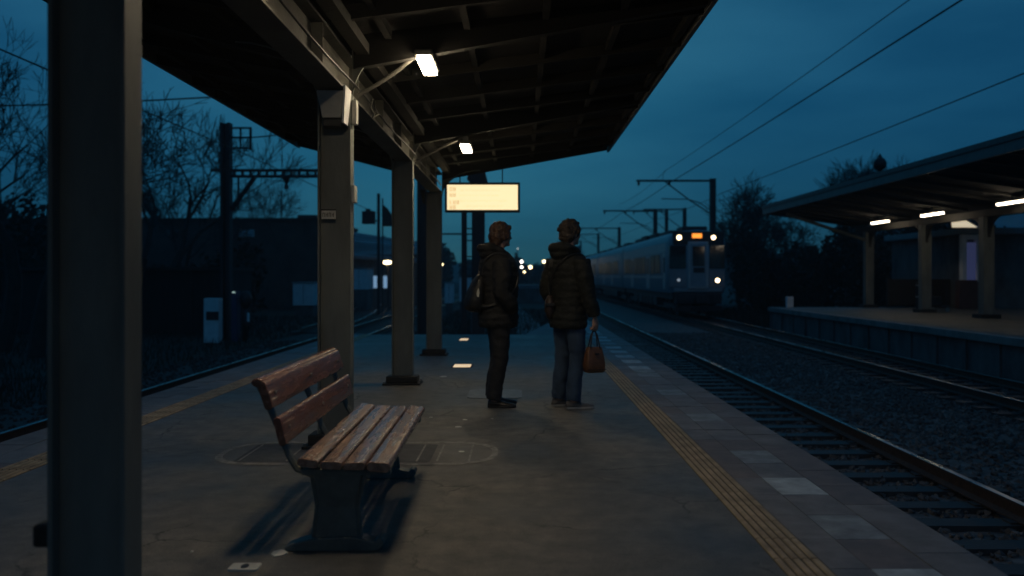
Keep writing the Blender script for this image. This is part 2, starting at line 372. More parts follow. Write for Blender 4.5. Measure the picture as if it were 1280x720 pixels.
# far side platform
fp = struct(thing('far_platform', None, None)); FX = 10.2; FY = 35.5
for k in ('label', 'category'):
    if k in fp: del fp[k]
b = MB(); b.box(FX + .18, 22, -8, FY - .1, GZ - .1, -.17)
y = -8.0
while y < FY - 1.3:
    b.box(FX + .10, FX + .19, y + .02, y + 1.30, GZ - .05, -.17); b.box(FX + .05, FX + .12, y + 1.28, y + 1.42, GZ - .05, -.17); y += 1.4
b.build('platform_wall', CONC_D, fp)
b = MB(); b.box(FX - .02, 22, -8, FY, -.17, 0); b.build('platform_slab', CONCRETE, fp, bevel=.015)
b = MB(); b.box(FX + .02, FX + .10, -8, FY - .02, 0, .004); b.build('edge_line', PAVER_P, fp)
b = MB(); b.quad((FX + .5, -8, .003), (22, -8, .003), (22, FY - .1, .003), (FX + .5, FY - .1, .003)); b.build('asphalt_surface', ASPHALT, fp)

# ballast, tracks
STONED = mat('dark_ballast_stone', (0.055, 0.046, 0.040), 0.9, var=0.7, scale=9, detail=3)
def ballast(name, x0, x1, y0, y1, zt, n, ymax, seed):
    rs = np.random.RandomState(seed)
    V = []; Fc = []
    nx = int((x1 - x0) / .25); ys = np.concatenate([np.arange(y0, 40, .35), np.geomspace(40, y1, 60)])
    xs = np.linspace(x0, x1, nx)
    for y in ys:
        for x in xs:
            e = min(x - x0, x1 - x); V.append((x, y, zt - max(0, .35 - e) * .5 + rs.uniform(-.02, .02)))
    for j in range(len(ys) - 1):
        for i in range(nx - 1):
            a = j * nx + i; Fc.append((a, a + 1, a + nx + 1, a + nx))
    base = np.array([(1, 0, 0), (-1, 0, 0), (0, 1, 0), (0, -1, 0), (0, 0, 1), (0, 0, -1), (.7, .7, .5), (-.7, .6, .6)], float)
    faces = [(0, 2, 4), (2, 1, 4), (1, 3, 4), (3, 0, 4), (2, 0, 5), (1, 2, 5), (3, 1, 5), (0, 3, 5)]
    yy = y0 + (ymax - y0) * rs.rand(n) ** 1.5
    for k in range(n):
        s_ = rs.uniform(.022, .05) * (1 + yy[k] * .02); c = np.array([rs.uniform(x0 + .1, x1 - .1), yy[k], zt + .008])
        A = rs.randn(3, 3); q, _ = np.linalg.qr(A); P = (base[:6] * rs.uniform(.6, 1.15, (6, 1)) * s_) @ q + c
        o0 = len(V); V += [tuple(p) for p in P]; Fc += [tuple(i + o0 for i in f) for f in faces]
    b = MB(); b.v = V; b.f = Fc; b.m = [0] * len(Fc)
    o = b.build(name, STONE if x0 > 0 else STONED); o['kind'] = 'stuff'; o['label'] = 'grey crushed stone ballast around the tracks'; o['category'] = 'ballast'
    return o
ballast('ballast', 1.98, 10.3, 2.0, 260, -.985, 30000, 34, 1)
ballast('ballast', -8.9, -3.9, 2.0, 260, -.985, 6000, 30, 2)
tag(bpy.data.objects['ballast'], 'grey crushed stone ballast under the two tracks right of the platform')
tag(bpy.data.objects['ballast.001'], 'dark crushed stone ballast left of the platform')

sleeper_me = None
def track(label, xa, y0, y1, ns, curve=None, group='railway tracks'):
    global sleeper_me
    cx = xa + .7175; t = thing('railway_track', label, 'railway track', (cx, y0, GZ), 0, group)
    ysamp = [y0] + list(np.arange(y0 + 2, y1, 6.0)) + [y1]
    off = curve or (lambda y: 0)
    for sx in (xa, xa + 1.435):
        b = MB()
        prof = [(-.07, -.16), (.07, -.16), (.07, -.145), (.012, -.12), (.012, -.04), (.034, -.03), (.034, -.002), (-.034, -.002), (-.034, -.03), (-.012, -.04), (-.012, -.12), (-.07, -.145)]
        b.loft([[(sx + off(y) + p[0], y, RT + p[1]) for p in prof] for y in ysamp])
        rl = b.build('rail', RUST, t)
        b = MB(); b.loft([[(sx + off(y) - .032, y, RT - .002), (sx + off(y) + .032, y, RT - .002), (sx + off(y) + .028, y, RT + .001), (sx + off(y) - .028, y, RT + .001)] for y in ysamp])
        b.build('running_surface', RAILTOP, rl)
    if sleeper_me is None:
        b = MB(); b.box(-1.25, 1.25, -.12, .12, -.08, .065)
        for s in (-.7175, .7175):
            b.box(s - .13, s + .13, -.07, .07, .065, .08)
        sleeper_me = b.mesh('sleeper'); sleeper_me.materials.append(SLEEPER)
    k = 0; y = y0 + .3
    while k < ns and y < y1:
        o = bpy.data.objects.new('sleeper', sleeper_me); COL.objects.link(o); o.parent = t
        rr = random.Random(k); o.location = (off(y) + rr.uniform(-.02, .02), y - y0, RT - .165 - .075 - GZ + rr.uniform(-.006, .006)); o.rotation_euler = (0, 0, rr.uniform(-.012, .012)); k += 1; y += .62
    if y < y1:
        b = MB()
        while y < min(y1, 140): b.box(cx + off(y) - 1.25, cx + off(y) + 1.25, y - .12, y + .12, -1.0, RT - .165); y += .62
        if b.v:
            o = b.build('sleeper', SLEEPER, t); o['kind'] = 'stuff'
track('track with timber sleepers running along the right edge of the near platform', 3.07, 2.5, 280, 95)
track('track the train stands on, along the low wall of the far platform', 8.2, 2.5, 280, 95)
track('track along the left edge of the near platform', -6.75, 2.5, 280, 60, lambda y: -0.0)
track('farther left track curving away behind the columns', -8.6, 34, 200, 60, lambda y: -((y - 34) / 14.0) ** 1.5 if y > 34 else 0)

# grass and path beyond the platform end
b = MB(); b.add([(-9, 20, GZ + .03), (2.0, 20, GZ + .03), (2.0, 120, GZ + .03), (-9, 120, GZ + .03)], [(0, 1, 2, 3)]);
o = b.build('grass_ground', GRASSG); struct(o)
b = MB(); b.add([(-60, 20, GZ + .02), (-9.2, 20, GZ + .02), (-9.2, 120, GZ + .02), (-60, 120, GZ + .02)], [(0, 1, 2, 3)])
o = b.build('verge_ground', GRASSG); struct(o)
b = MB(); P = []
for k in range(13):
    y = 24 + k * 5.5; P.append((1.0 - .0006 * (y - 24) ** 2 - .01 * (y - 24), y))
for k in range(12):
    (xa, ya), (xb, yb) = P[k], P[k + 1]; b.quad((xa - .9, ya, GZ + .05), (xa + .3, ya, GZ + .05), (xb + .3, yb, GZ + .05), (xb - .9, yb, GZ + .05))
struct(b.build('path', CONCRETE))

def grass(name, label, x0, x1, y0, y1, n, h, seed, z=GZ):
    rs = random.Random(seed); b = MB()
    for k in range(n):
        y = y0 + (y1 - y0) * rs.random() ** 1.6; x = rs.uniform(x0, x1); hh = h * rs.uniform(.4, 1.3); a = rs.uniform(0, 6.28); dx, dy = .018 * math.cos(a), .018 * math.sin(a)
        lx, ly = rs.uniform(-.12, .12), rs.uniform(-.12, .12)
        b.add([(x - dx, y - dy, z), (x + dx, y + dy, z), (x + lx, y + ly, z + hh)], [(0, 1, 2)])
    o = b.build(name, FOLI); tag(o, label, 'grass', None, 'stuff')
grass('grass', 'rough dark grass beyond the platform end', -4.3, 1.8, 20, 60, 14000, .22, 5)
grass('grass', 'rough dark weeds left of the left track', -26, -9, 14, 50, 16000, .28, 6)
grass('grass', 'dark weeds between the train and the far platform end', 10.6, 16, 36, 60, 5000, .5, 8)

# ------------------------------------------------------------------ canopy over the near platform
cn_ = thing('platform_canopy', 'large dark canopy with a row of grey steel columns over the near platform', 'canopy', (-1.45, 14, 0))
KX = -1.39; YE = 14.25; YS = -4.0
RX, RZ, LX, LZ, CZ = 1.43, 3.37, -3.62, 3.44, 3.02
def roofz(x): return CZ + (RZ - CZ) * (x - KX) / (RX - KX) if x > KX else CZ + (LZ - CZ) * (KX - x) / (KX - LX)
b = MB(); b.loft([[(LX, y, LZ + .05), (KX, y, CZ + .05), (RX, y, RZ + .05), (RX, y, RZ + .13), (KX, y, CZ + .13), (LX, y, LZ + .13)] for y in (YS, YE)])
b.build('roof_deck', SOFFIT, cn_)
b = MB()
b.box(RX, RX + .04, YS, YE, RZ - .05, RZ + .15); b.box(LX - .04, LX, YS, YE, LZ - .05, LZ + .15)
b.build('roof_edge', FASCIA, cn_, bevel=.005)
# longitudinal boards of the soffit (purlins) and cross joists
b = MB()
for x in np.linspace(LX + .28, RX - .06, 9):
    if abs(x - KX) < .25: continue
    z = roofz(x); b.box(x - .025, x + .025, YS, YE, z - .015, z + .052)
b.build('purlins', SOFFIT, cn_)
y = YS + .4; k = 0
while y < YE - .3:
    for sx in (1, -1):
        b = MB(); ends = (KX + .12, RX) if sx > 0 else (LX, KX - .12)
        xa, xb = ends; za, zb = roofz(xa), roofz(xb); hh = .055
        b.add([(xa, y - .025, za - (hh if sx > 0 else .045)), (xb, y - .025, zb - (.045 if sx > 0 else hh)), (xb, y - .025, zb + .045), (xa, y - .025, za + .045), (xa, y + .025, za - (hh if sx > 0 else .045)), (xb, y + .025, zb - (.045 if sx > 0 else hh)), (xb, y + .025, zb + .045), (xa, y + .025, za + .045)],
              [(0, 1, 2, 3), (7, 6, 5, 4), (0, 4, 5, 1), (1, 5, 6, 2), (2, 6, 7, 3), (3, 7, 4, 0)])
        b.build('joist', SOFFIT, cn_)
    y += .94; k += 1
# main beam (I section) with stiffeners
b = MB(); z0, z1 = 2.645, 2.96
b.box(KX - .09, KX + .11, YS, YE - .02, z0, z0 + .02); b.box(KX - .09, KX + .11, YS, YE - .02, z1 - .02, z1); b.box(KX + .00, KX + .025, YS, YE - .02, z0 + .02, z1 - .02)
y = YS + .9
while y < YE:
    b.box(KX - .08, KX + .10, y, y + .014, z0 + .02, z1 - .02); y += 1.25
b.build('main_beam', mat('beam_paint', (0.085, 0.085, 0.072), .65, var=.35, scale=3, bump=.25, bscale=40), cn_, bevel=.003)
b = MB(); b.box(KX + .16, KX + .26, YS, YE - .02, z1 - .02, z1 + .06); b.box(KX - .24, KX - .14, YS, YE - .02, z1 - .02, z1 + .06); b.build('gutter', STEEL_D, cn_)
COLY = [2.83, 6.52, 10.25, 14.0]
collabels = ['nearest column, blurred and dark at the left of the picture', 'column behind the bench with a small number plate', 'second column behind the bench', 'farthest column beside the lit sign']
for i, yc in enumerate(COLY):
    b = MB(); hw = .124; fd = .13
    b.box(KX - hw, KX - hw + .016, yc - fd / 2, yc + fd / 2, .02, z0); b.box(KX + hw - .016, KX + hw, yc - fd / 2, yc + fd / 2, .02, z0)
    b.box(KX - hw + .016, KX + hw - .016, yc - .02, yc + .012, .02, z0)
    c = b.build('column', STEEL, cn_, bevel=.003); c['label'] = collabels[i]
    b = MB(); b.box(KX - .22, KX + .22, yc - .16, yc + .16, 0.001, .022); b.build('base_plate', STEEL_D, c, bevel=.003)
    b = MB(); b.box(KX - .185, KX + .185, yc - .115, yc + .115, .022, .10); b.build('footing', STEEL_D, c, bevel=.01)
    for sx, sy in ((1, 1), (1, -1), (-1, 1), (-1, -1)):
        b = MB(); b.prism([(KX + sx * .202 + .012 * math.cos(t * 1.047), yc + sy * .138 + .012 * math.sin(t * 1.047)) for t in range(6)], 'z', .022, .04); b.build('bolt', GALV, c)
    # curved gusset brackets each side
    for sx in (1, -1):
        b = MB(); hw2 = .125; wd = (.62 if i == 3 or sx < 0 else .26); zb = 2.58; P = [(KX + sx * hw2, zb)]
        for k in range(1, 9):
            t = k / 8 * math.pi / 2; P.append((KX + sx * (hw2 + wd * (1 - math.cos(t))), zb + (roofz(KX + sx * (hw2 + wd)) - .12 - zb) * math.sin(t)))
        P.append((KX + sx * (hw2 + wd), roofz(KX + sx * (hw2 + wd)))); P.append((KX + sx * hw2, roofz(KX + sx * hw2)))
        b.prism(P, 'y', yc - .012, yc + .012)
        # flange following the curve
        for k in range(len(P) - 3 if wd > .5 else 0):
            (xa, za), (xb, zb_) = P[k], P[k + 1]
            b.add([(xa, yc - .05, za), (xb, yc - .05, zb_), (xb, yc + .05, zb_), (xa, yc + .05, za), (xa, yc - .05, za - .012), (xb, yc - .05, zb_ - .012), (xb, yc + .05, zb_ - .012), (xa, yc + .05, za - .012)],
                  [(0, 1, 2, 3), (7, 6, 5, 4), (0, 4, 5, 1), (1, 5, 6, 2), (2, 6, 7, 3), (3, 7, 4, 0)])
        b.build('bracket', STEEL, cn_)
    # rafter
    for sx in (1, -1):
        b = MB(); xa = KX + sx * .14; xb = RX - .02 if sx > 0 else LX + .02; za, zb = roofz(xa), roofz(xb)
        b.add([(xa, yc - .04, za - .20), (xb, yc - .04, zb - .048), (xb, yc - .04, zb + .046), (xa, yc - .04, za + .046), (xa, yc + .04, za - .20), (xb, yc + .04, zb - .048), (xb, yc + .04, zb + .046), (xa, yc + .04, za + .046)],
              [(0, 1, 2, 3), (7, 6, 5, 4), (0, 4, 5, 1), (1, 5, 6, 2), (2, 6, 7, 3), (3, 7, 4, 0)])
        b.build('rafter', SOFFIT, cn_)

# canopy lamps on curved pipe arms
LAMP_FILL = mat('fill_lamp_diffuser', (0.9, 0.85, 0.7), 0.4, emit=(1.0, 0.84, 0.60), estr=21.0, var=0.02)
def lamp(label, xc, yc, zc, col_y, ln=.52, glow=None):
    t = thing('canopy_lamp', label, 'lamp', (xc, yc, zc), 0, 'lamps under the near canopy')
    b = MB(); b.box(xc - .07, xc + .07, yc - ln / 2 - .02, yc + ln / 2 + .02, zc + .012, zc + .06); b.build('housing', GALV, t, bevel=.015)
    b = MB(); b.box(xc - .055, xc + .055, yc - ln / 2, yc + ln / 2, zc - .018, zc + .011); b.build('diffuser', glow or LAMPG, t, bevel=.02, segs=3)
    b = MB(); ya = col_y + .09; P = []
    A = Vector((KX + .15, ya, 2.66)); B = Vector((xc - .05, ya, zc + .10)); C = Vector((xc + .75, ya, roofz(xc + .75) - .02))
    for k in range(9): u = k / 8; P.append(A * (1 - u) ** 2 + 2 * u * (1 - u) * Vector((A.x + .30, ya, A.z + .16)) + B * u * u)
    for k in range(1, 9): u = k / 8; P.append(B * (1 - u) ** 2 + 2 * u * (1 - u) * Vector((B.x + .25, ya, B.z + .16)) + C * u * u)
    b.tube(P, .016, 8); b.build('arm', PIPE, t, smooth=True)
    b = MB(); b.box(xc - .03, xc + .03, ya - .02, max(ya + .02, yc - ln * .2), zc + .07, zc + .12); b.build('clamp', GALV, t)
    return t
lamp('brighter lamp on a curved pipe arm above the first column behind the bench', -.715, 6.66, 2.90, 6.52)
lamp('smaller looking lamp on a curved pipe arm farther along the canopy, above the lit sign', -.655, 10.52, 2.83, 10.25)
lamp('lamp under the canopy straight above the bench', -.90, 4.02, 2.93, 3.80, .34, mat('lamp_diffuser_short', (0.9, 0.85, 0.7), 0.4, emit=(1.0, 0.80, 0.55), estr=98.0, var=0.02))

lamp('unseen dim fill lamp added under the canopy, above the viewer', -.80, -.70, 2.93, -.9, .62, LAMP_FILL)  # added out of view to lighten the nearest column and the people
# fittings on the columns
t = thing('loudspeaker', 'grey wedge shaped loudspeaker hooked under the beam on the column behind the bench', 'loudspeaker', (-1.400, 6.36, 2.4))
b = MB(); b.add([(-1.480, 6.44, 2.63), (-1.280, 6.44, 2.63), (-1.310, 6.44, 2.44), (-1.450, 6.44, 2.44), (-1.480, 6.27, 2.63), (-1.280, 6.27, 2.63), (-1.310, 6.33, 2.44), (-1.450, 6.33, 2.44)],
                [(0, 1, 2, 3), (7, 6, 5, 4), (0, 4, 5, 1), (1, 5, 6, 2), (2, 6, 7, 3), (3, 7, 4, 0)]); b.build('case', CASEW, t, bevel=.008)
b = MB(); b.add([(-1.275, 6.46, 2.66), (-1.260, 6.46, 2.66), (-1.285, 6.46, 2.40), (-1.300, 6.46, 2.40), (-1.275, 6.24, 2.66), (-1.260, 6.24, 2.66), (-1.285, 6.30, 2.40), (-1.300, 6.30, 2.40)],
                [(0, 1, 2, 3), (7, 6, 5, 4), (0, 4, 5, 1), (1, 5, 6, 2), (2, 6, 7, 3), (3, 7, 4, 0)]); b.build('side_plate', PAINTW, t)
b = MB(); b.box(-1.450, -1.310, 6.33, 6.45, 2.375, 2.436); b.build('grille', BLACK, t, bevel=.01)
t = thing('number_plate', 'small pale plate with worn characters on the column behind the bench', 'number plate', (-1.480, 6.44, 1.7))
b = MB(); b.box(-1.480, -1.375, 6.443, 6.451, 1.705, 1.775); b.build('plate', WHITEP, t, bevel=.002)
b = MB(); b.box(-1.485, -1.370, 6.438, 6.4425, 1.768, 1.778)
for k, x in enumerate((-1.465, -1.442, -1.419, -1.396)):
    b.box(x - .007, x - .003, 6.4405, 6.4429, 1.720, 1.752); b.box(x + .004, x + .008, 6.4405, 6.4429, 1.720, 1.752)
    b.box(x - .003, x + .004, 6.4405, 6.4429, (1.734 if k % 2 else 1.748), (1.738 if k % 2 else 1.752))
b.build('characters', STEEL_D, t)
b = MB(); b.box(-1.262, -1.235, 6.46, 6.56, 1.83, 1.96); tag(b.build('junction_box', CASEW, None, bevel=.005), 'small pale junction box on the right side of the column behind the bench', 'junction box')
b = MB(); b.box(-1.262, -1.225, 6.47, 6.55, 2.42, 2.60); tag(b.build('junction_box', CASEW, None, bevel=.005), 'pale junction box high on the column behind the bench, under the lamp arm', 'junction box')
b = MB(); b.box(-1.578, -1.514, 2.79, 2.86, .40, .475); tag(b.build('cable_clamp', STEEL_D, None, bevel=.012), 'small dark clamp low on the left side of the nearest column', 'clamp')
b = MB(); b.add([(-1.60, 13.95, 2.66), (-1.53, 13.95, 2.66), (-1.53, 13.95, 2.44), (-1.56, 13.95, 2.44), (-1.60, 13.8, 2.66), (-1.53, 13.8, 2.66), (-1.53, 13.86, 2.44), (-1.56, 13.86, 2.44)],
                [(0, 1, 2, 3), (7, 6, 5, 4), (0, 4, 5, 1), (1, 5, 6, 2), (2, 6, 7, 3), (3, 7, 4, 0)]); tag(b.build('loudspeaker', STEEL_D), 'dark hooded loudspeaker on the left of the farthest column', 'loudspeaker')
# cables along beam
b = MB()
P = [(KX + .155, y, 2.70 + .012 * math.sin(y * 2.1)) for y in np.arange(YS, 14, .5)]
b.tube(P, .008, 6); tag(b.build('cable', BLACK), 'black cable clipped along the main canopy beam', 'cable')
b = MB(); P = [(KX + .20, 7.0, 2.71), (KX + .17, 7.05, 2.66), (KX + .19, 7.12, 2.62), (KX + .16, 7.2, 2.60), (KX + .20, 7.28, 2.64), (KX + .16, 7.34, 2.68)]
b.tube(P, .006, 6); tag(b.build('cable', PIPE), 'short tangled cable loop hanging under the beam past the first column', 'cable')

# lit display sign
t = thing('display_sign', 'cream lit information display with a dark frame hanging from the canopy end', 'display sign', (-.6, 13.9, 2.56))
A = W(556, 265, 13.9); B_ = W(650, 228, 13.9); fx0, fx1, fz0, fz1 = A.x, B_.x, A.z, B_.z; ft = .035
b = MB(); b.box(fx0, fx1, 13.90, 14.06, fz0, fz0 + ft); b.box(fx0, fx1, 13.90, 14.06, fz1 - ft, fz1); b.box(fx0, fx0 + ft, 13.90, 14.06, fz0 + ft, fz1 - ft); b.box(fx1 - ft, fx1, 13.90, 14.06, fz0 + ft, fz1 - ft)
b.box(fx0 + ft, fx1 - ft, 13.97, 14.06, fz0 + ft, fz1 - ft); b.build('frame', BLACK, t, bevel=.006)
b = MB(); b.box(fx0 + ft + .001, fx1 - ft - .001, 13.93, 13.965, fz0 + ft + .001, fz1 - ft - .001); b.build('screen', SCREEN, t)
b = MB(); rs = random.Random(11); sw = fx1 - fx0
for row, zz in enumerate((fz1 - .075, fz1 - .165, fz1 - .285, fz1 - .365)):
    x = fx0 + .075
    for k in range(2 + (row == 2)):       # blocky worn characters at the left
        cw, ch, st = .042, .062, .011
        b.box(x, x + st, 13.9275, 13.9299, zz - ch, zz)
        if rs.random() < .75: b.box(x + cw - st, x + cw, 13.9275, 13.9299, zz - ch, zz)
        for q in (0, .5, 1):
            if rs.random() < .7: b.box(x + st, x + cw - st, 13.9275, 13.9299, zz - q * (ch - st) - st, zz - q * (ch - st))
        x += .056
b.build('characters', SCREENTXT, t)
SCT2 = mat('screen_text_faint', (0.3, 0.27, 0.2), 0.3, emit=(1.0, 0.79, 0.44), estr=1.0, var=0.02)
b = MB()
for row, (xs, xe) in enumerate(((.25, .78), (.24, .72), (.24, .86), (.30, .8))):
    zz = fz1 - .11 - row * .085; x = fx0 + xs
    while x < fx0 + xe + .1:
        wl = rs.uniform(.02, .06); b.box(x, x + wl, 13.9285, 13.9299, zz - rs.uniform(.022, .034), zz); x += wl + rs.uniform(.006, .02)
b.build('text_lines', SCT2, t)
for px in (575, 628):
    x = (px - CX) * 13.98 / F; b = MB(); b.tube([(x, 13.98, fz1 - .01), (x, 13.98, roofz(x) + .05)], .009, 6); b.build('hanger', STEEL_D, t)

# ------------------------------------------------------------------ bench
WOOD = mat('varnished_wood', (0.23, 0.092, 0.052), 0.24, var=0.35, scale=3, bump=0.25, bscale=30, rvar=.14, stretch=(9, .9, 9), coat=.25)
WOODS = mat('worn_seat_wood', (0.31, 0.175, 0.115), 0.26, var=0.4, scale=3, bump=0.3, bscale=30, rvar=.13, stretch=(9, .9, 9), coat=.35)
CAST = mat('cast_iron_green', (0.125, 0.135, 0.12), 0.5, 0.1, var=0.35, scale=6, bump=0.25, bscale=40)
t = thing('park_bench', 'slatted wooden bench with red brown backrest on dark green cast iron legs', 'bench', (-.85, 4.8, 0))
BENCH = t
BY0, BY1 = 3.98, 5.72
def rpoly(pts, c, ang): # local profile rotated
    ca, sa = math.cos(ang), math.sin(ang); return [(c[0] + x * ca - z * sa, c[1] + x * sa + z * ca) for x, z in pts]
def plankprof(wd, th, r=.012):
    return [(p[0], p[1]) for p in rrect(-wd / 2, wd / 2, -th / 2, th / 2, r, 3)]
seat = [(-.992, .418, .096, R(-9)), (-.886, .405, .100, R(-2)), (-.778, .404, .100, R(1)), (-.668, .400, .108, R(-5))]
for i, (x, z, wd, a) in enumerate(seat):
    b = MB(); P = plankprof(wd, .038, .014)
    if i == 3: P = [(p[0] + (0), p[1]) for p in rrect(-wd / 2, wd / 2, -.026, .02, .019, 4)]
    j = [-.004, .006, -.008, .003][i]
    b.prism(rpoly(P, (x, z), a), 'y', BY0 + j, BY1 + j); b.build('seat_slat', WOODS, t, bevel=.004, smooth=True)
for i, (x, z, wd, a) in enumerate([(-1.118, .565, .135, R(104)), (-1.185, .730, .135, R(108))]):
    b = MB(); P = plankprof(wd, .036, .016) if i == 0 else rrect(-wd / 2, wd / 2, -.02, .02, .018, 4)
    b.prism(rpoly(P, (x, z), a), 'y', BY0 - .01, BY1 - .005)
    if i == 1:   # rolled top edge
        b.prism([(-1.222 + .026 * math.cos(q * .5236), .790 + .020 * math.sin(q * .5236)) for q in range(12)], 'y', BY0 - .012, BY1 - .003)
    b.build('back_slat', WOOD, t, bevel=.004, smooth=True)
def legset(y, first):
    # pedestal panel, tapered, with raised side ribs
    b = MB()
    b.loft([[(-.972, y - .03, .05), (-.768, y - .03, .05), (-.768, y + .03, .05), (-.972, y + .03, .05)],
            [(-.958, y - .022, .20), (-.782, y - .022, .20), (-.782, y + .022, .20), (-.958, y + .022, .20)],
            [(-.980, y - .03, .355), (-.755, y - .03, .355), (-.755, y + .03, .355), (-.980, y + .03, .355)]])
    lg = b.build('leg', CAST, t, bevel=.006)
    b = MB()
    for xs in ((-.978, -.962, -.990), (-.765, -.780, -.745)):
        b.tube([(xs[0], y, .05), (xs[1], y, .20), (xs[2], y, .36)], .014, 8)
    b.box(-1.03, -.62, y - .035, y + .035, .352, .378)
    b.build('rib', CAST, lg, smooth=True)
    b = MB(); b.prism([(-1.10, .0), (-.69, .0), (-.66, .012), (-.645, .035), (-.655, .058), (-.675, .062), (-.69, .045), (-.72, .05), (-.78, .065), (-.90, .065), (-1.0, .055), (-1.08, .035), (-1.11, .018)], 'y', y - .05, y + .05)
    b.build('foot', CAST, lg, bevel=.006)
legset(4.06, True); legset(5.50, False)
for y in (4.06, 4.80, 5.56):
    b = MB(); pts = [(-.80, y, .365), (-.98, y, .350), (-1.045, y, .375), (-1.085, y, .44), (-1.115, y, .52), (-1.155, y, .62), (-1.20, y, .72), (-1.225, y, .77)]
    P = []
    for k in range(len(pts) - 1):
        for u in (0, .5): P.append(Vector(pts[k]).lerp(Vector(pts[k + 1]), u))
    P.append(Vector(pts[-1]))
    P = [p + Vector((-.012, 0, 0)) for p in P]
    b.tube(P, .017, 8, flat=1.5); b.build('back_support', CAST, t, smooth=True)
for y in (4.06, 4.80, 5.56):
    for (x, z) in ((-1.098, .575), (-1.165, .735)):
        b = MB(); b.ell((x + .006, y, z), (.007, .009, .009), 8, 6); b.build('bolt', GALV, t)
for y in (4.06, 5.50):
    for (x, z, _, _) in seat:
        b = MB(); b.ell((x, y, z + .019), (.008, .008, .003), 8, 6); b.build('bolt', GALV, t)

BENCH.rotation_euler.z = R(1.0)

# ------------------------------------------------------------------ people
SKIN = mat('skin', (0.42, 0.25, 0.18), 0.55, var=0.12, scale=12)
JACK1 = mat('black_puffer', (0.019, 0.019, 0.019), 0.72, var=0.35, scale=8, bump=0.6, bscale=60, spec=.3)
JACK2 = mat('olive_puffer', (0.019, 0.0205, 0.018), 0.75, var=0.35, scale=8, bump=0.6, bscale=60, spec=.3)
TROU = mat('black_trousers', (0.016, 0.016, 0.018), 0.8, var=0.3, scale=10, bump=0.5, bscale=60)
JEAN = mat('blue_jeans', (0.035, 0.068, 0.120), 0.85, var=0.35, scale=9, bump=0.5, bscale=120, stretch=(1, 1, .6))
HAIR1 = mat('brown_hair', (0.075, 0.038, 0.02), 0.45, var=0.55, scale=26, bump=0.9, bscale=70, stretch=(1, 1, .3))
HAIR2 = mat('dark_brown_hair', (0.052, 0.036, 0.026), 0.6, var=0.55, scale=30, bump=1, bscale=70)
SHOEB = mat('black_leather', (0.014, 0.013, 0.012), 0.4, var=0.3, scale=10)
SHOEG = mat('grey_suede', (0.13, 0.12, 0.11), 0.8, var=0.3, scale=12)
SOLEW = mat('pale_rubber', (0.34, 0.33, 0.30), 0.7, var=0.2)
EYEW = mat('eye_white', (0.6, 0.58, 0.55), 0.2, var=0.02)

def oval(cx, cy, z, a, b_, n=20, sq=1.0, tilt=0):
    out = []
    for k in range(n):
        t = 2 * math.pi * k / n; c, s = math.cos(t), math.sin(t)
        c = math.copysign(abs(c) ** sq, c); s = math.copysign(abs(s) ** sq, s)
        out.append((cx + a * c, cy + b_ * s, z + tilt * a * c))
    return out
def interp(tab, n):
    """tab rows (z, cx, cy, a, b) resampled smoothly"""
    out = []; m = len(tab)
    for k in range(n):
        u = k / (n - 1) * (m - 1); i = min(int(u), m - 2); f = u - i
        p0, p1, p2, p3 = tab[max(i - 1, 0)], tab[i], tab[i + 1], tab[min(i + 2, m - 1)]
        out.append(tuple(.5 * (2 * b1 + (c1 - a1) * f + (2 * a1 - 5 * b1 + 4 * c1 - d1) * f * f + (3 * b1 - a1 - 3 * c1 + d1) * f ** 3) for a1, b1, c1, d1 in zip(p0, p1, p2, p3)))
    return out
def path(pts, n):
    return [Vector(p[:3]) for p in interp([tuple(p) for p in pts], n)]

